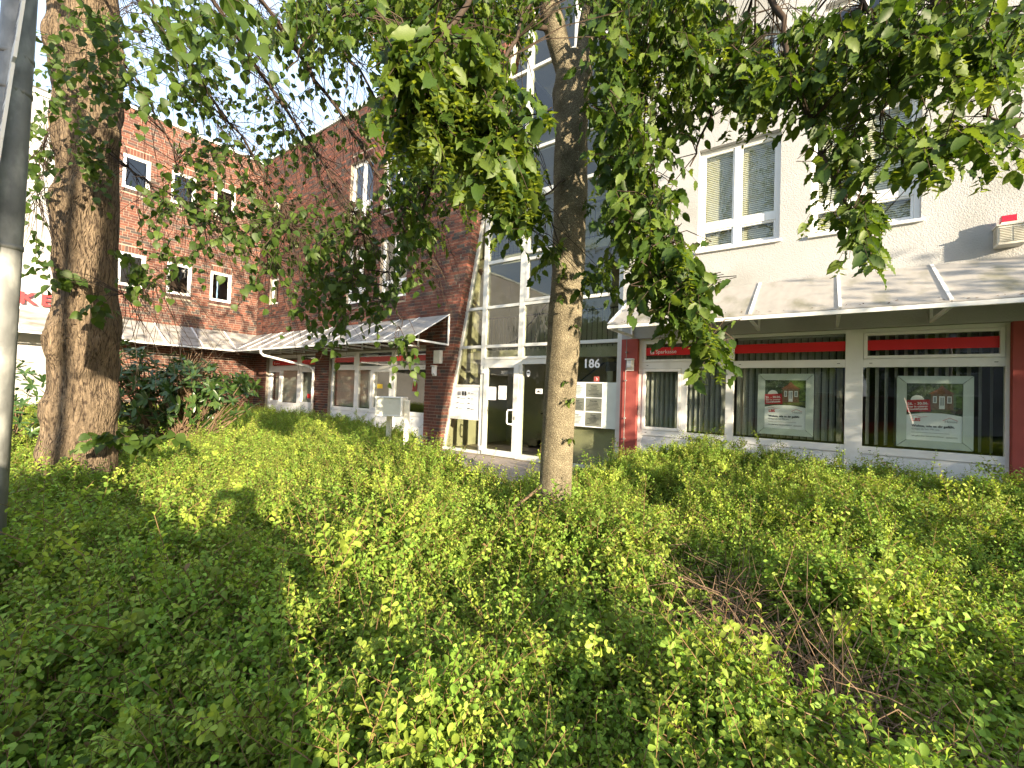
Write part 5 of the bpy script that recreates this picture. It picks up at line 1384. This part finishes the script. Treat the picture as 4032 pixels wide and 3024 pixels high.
for y in (y0 - .08, y1 + .08): MB().box((x0 + 1.25, y - .08, 1.04), (x0 + 1.4, y + .08, 1.17)).build('mirror', M['carpaint'], car, bevel=.02)
# unseen hanging panel, added to shade the steel post and the linden trunk
bn = thing('shade_post', (3.4, -3.02, 0), 'unseen post with a hanging panel, added behind the camera to shade the linden trunk', 'shade_panel')
MB().tube([(3.4, -3.02, 0), (3.4, -3.02, 6.4)], .05, 12).build('pole', M['galv'], bn, smooth=True)
MB().box((3.385, -2.80, 3.72), (3.415, -2.30, 6.2)).build('shade_panel', M['frame'], bn)
for z in (3.72, 6.22): MB().tube([(3.4, -3.02, z), (3.4, -2.28, z)], .018, 8).build('arm', M['galv'], bn)

# the person taking the picture, right behind the camera
fw = Vector((_fw.x, _fw.y, 0)).normalized(); rt = Vector((_rt.x, _rt.y, 0)).normalized()
B0 = Vector((.40, -.13, 0))
def bp_(r, f, z): return B0 + rt * r + fw * f + Vector((0, 0, z))
hx = (Vector((0, 0, 0)) - B0); hr, hf = hx.dot(rt), hx.dot(fw)
jo = {'pelvis': (bp_(0, 0, .93), .15), 'waist': (bp_(0, .01, 1.08), .135), 'chest': (bp_(0, .02, 1.28), .155), 'neck': (bp_(0, .02, 1.44), .06), 'head': (bp_(0, .05, 1.54), .085), 'crown': (bp_(0, .05, 1.66), .085)}
for s, n in ((-1, 'l'), (1, 'r')):
    jo['sh' + n] = (bp_(.19 * s, .02, 1.38), .065); jo['el' + n] = (bp_(.27 * s, .12, 1.18), .045); jo['wr' + n] = (bp_(hr + .10 * s, hf - .07, 1.46), .03)
    jo['hip' + n] = (bp_(.10 * s, 0, .88), .10); jo['kn' + n] = (bp_(.12 * s, .03, .48), .065); jo['an' + n] = (bp_(.13 * s, 0, .09), .045); jo['to' + n] = (bp_(.15 * s, .17, .035), .035)
ks = list(jo); ed = [('pelvis', 'waist'), ('waist', 'chest'), ('chest', 'neck'), ('neck', 'head'), ('head', 'crown')]
for n in 'lr': ed += [('chest', 'sh' + n), ('sh' + n, 'el' + n), ('el' + n, 'wr' + n), ('pelvis', 'hip' + n), ('hip' + n, 'kn' + n), ('kn' + n, 'an' + n), ('an' + n, 'to' + n)]
for n, s in (('l', -1), ('r', 1)):       # five bent fingers on each hand, closed on the phone
    for k in range(4):
        a, b, c = 'f%d%s1' % (k, n), 'f%d%s2' % (k, n), 'f%d%s3' % (k, n)
        z = 1.49 + .021 * k
        jo[a] = (bp_(hr + .115 * s, hf - .045, z), .011); jo[b] = (bp_(hr + .10 * s, hf - .025, z + .006), .009); jo[c] = (bp_(hr + .075 * s, hf - .02, z + .004), .007)
        ed += [('wr' + n, a), (a, b), (b, c)]
    jo['t1' + n] = (bp_(hr + .085 * s, hf - .075, 1.50), .011); jo['t2' + n] = (bp_(hr + .06 * s, hf - .06, 1.53), .009); ed += [('wr' + n, 't1' + n), ('t1' + n, 't2' + n)]
ks = list(jo)
pm = bpy.data.meshes.new('person'); pm.from_pydata([jo[k][0] - B0 for k in ks], [(ks.index(a), ks.index(b)) for a, b in ed], [])
per = bpy.data.objects.new('person', pm); COL.objects.link(per); per.location = B0
pm.materials.append(M['cloth'])
sk = per.modifiers.new('skin', 'SKIN')
for i, k in enumerate(ks):
    pm.skin_vertices[0].data[i].radius = (jo[k][1], jo[k][1] * (.8 if k in ('chest', 'waist', 'pelvis') else 1)); pm.skin_vertices[0].data[i].use_root = (k == 'pelvis')
sm = per.modifiers.new('sub', 'SUBSURF'); sm.levels = 1; sm.render_levels = 2
tag(per, 'person in dark clothes holding up a phone, whose shadow falls on the shrubs', 'person')
ph = thing('phone', (0, 0, 1.5), 'dark phone held up by the person taking the picture', 'phone')
pc = Vector((0, 0, H)) - _fw * .06
pmw = Matrix(((_rt.x, _up2.x, -_fw.x, pc.x), (_rt.y, _up2.y, -_fw.y, pc.y), (_rt.z, _up2.z, -_fw.z, pc.z), (0, 0, 0, 1)))
me = MB().box((-.075, -.037, -.004), (.075, .037, .004)).mesh('case', M['black']); o = link('case', me, ph); o.matrix_parent_inverse = Matrix.Identity(4); o.matrix_basis = Matrix.Translation(-ph.location) @ pmw
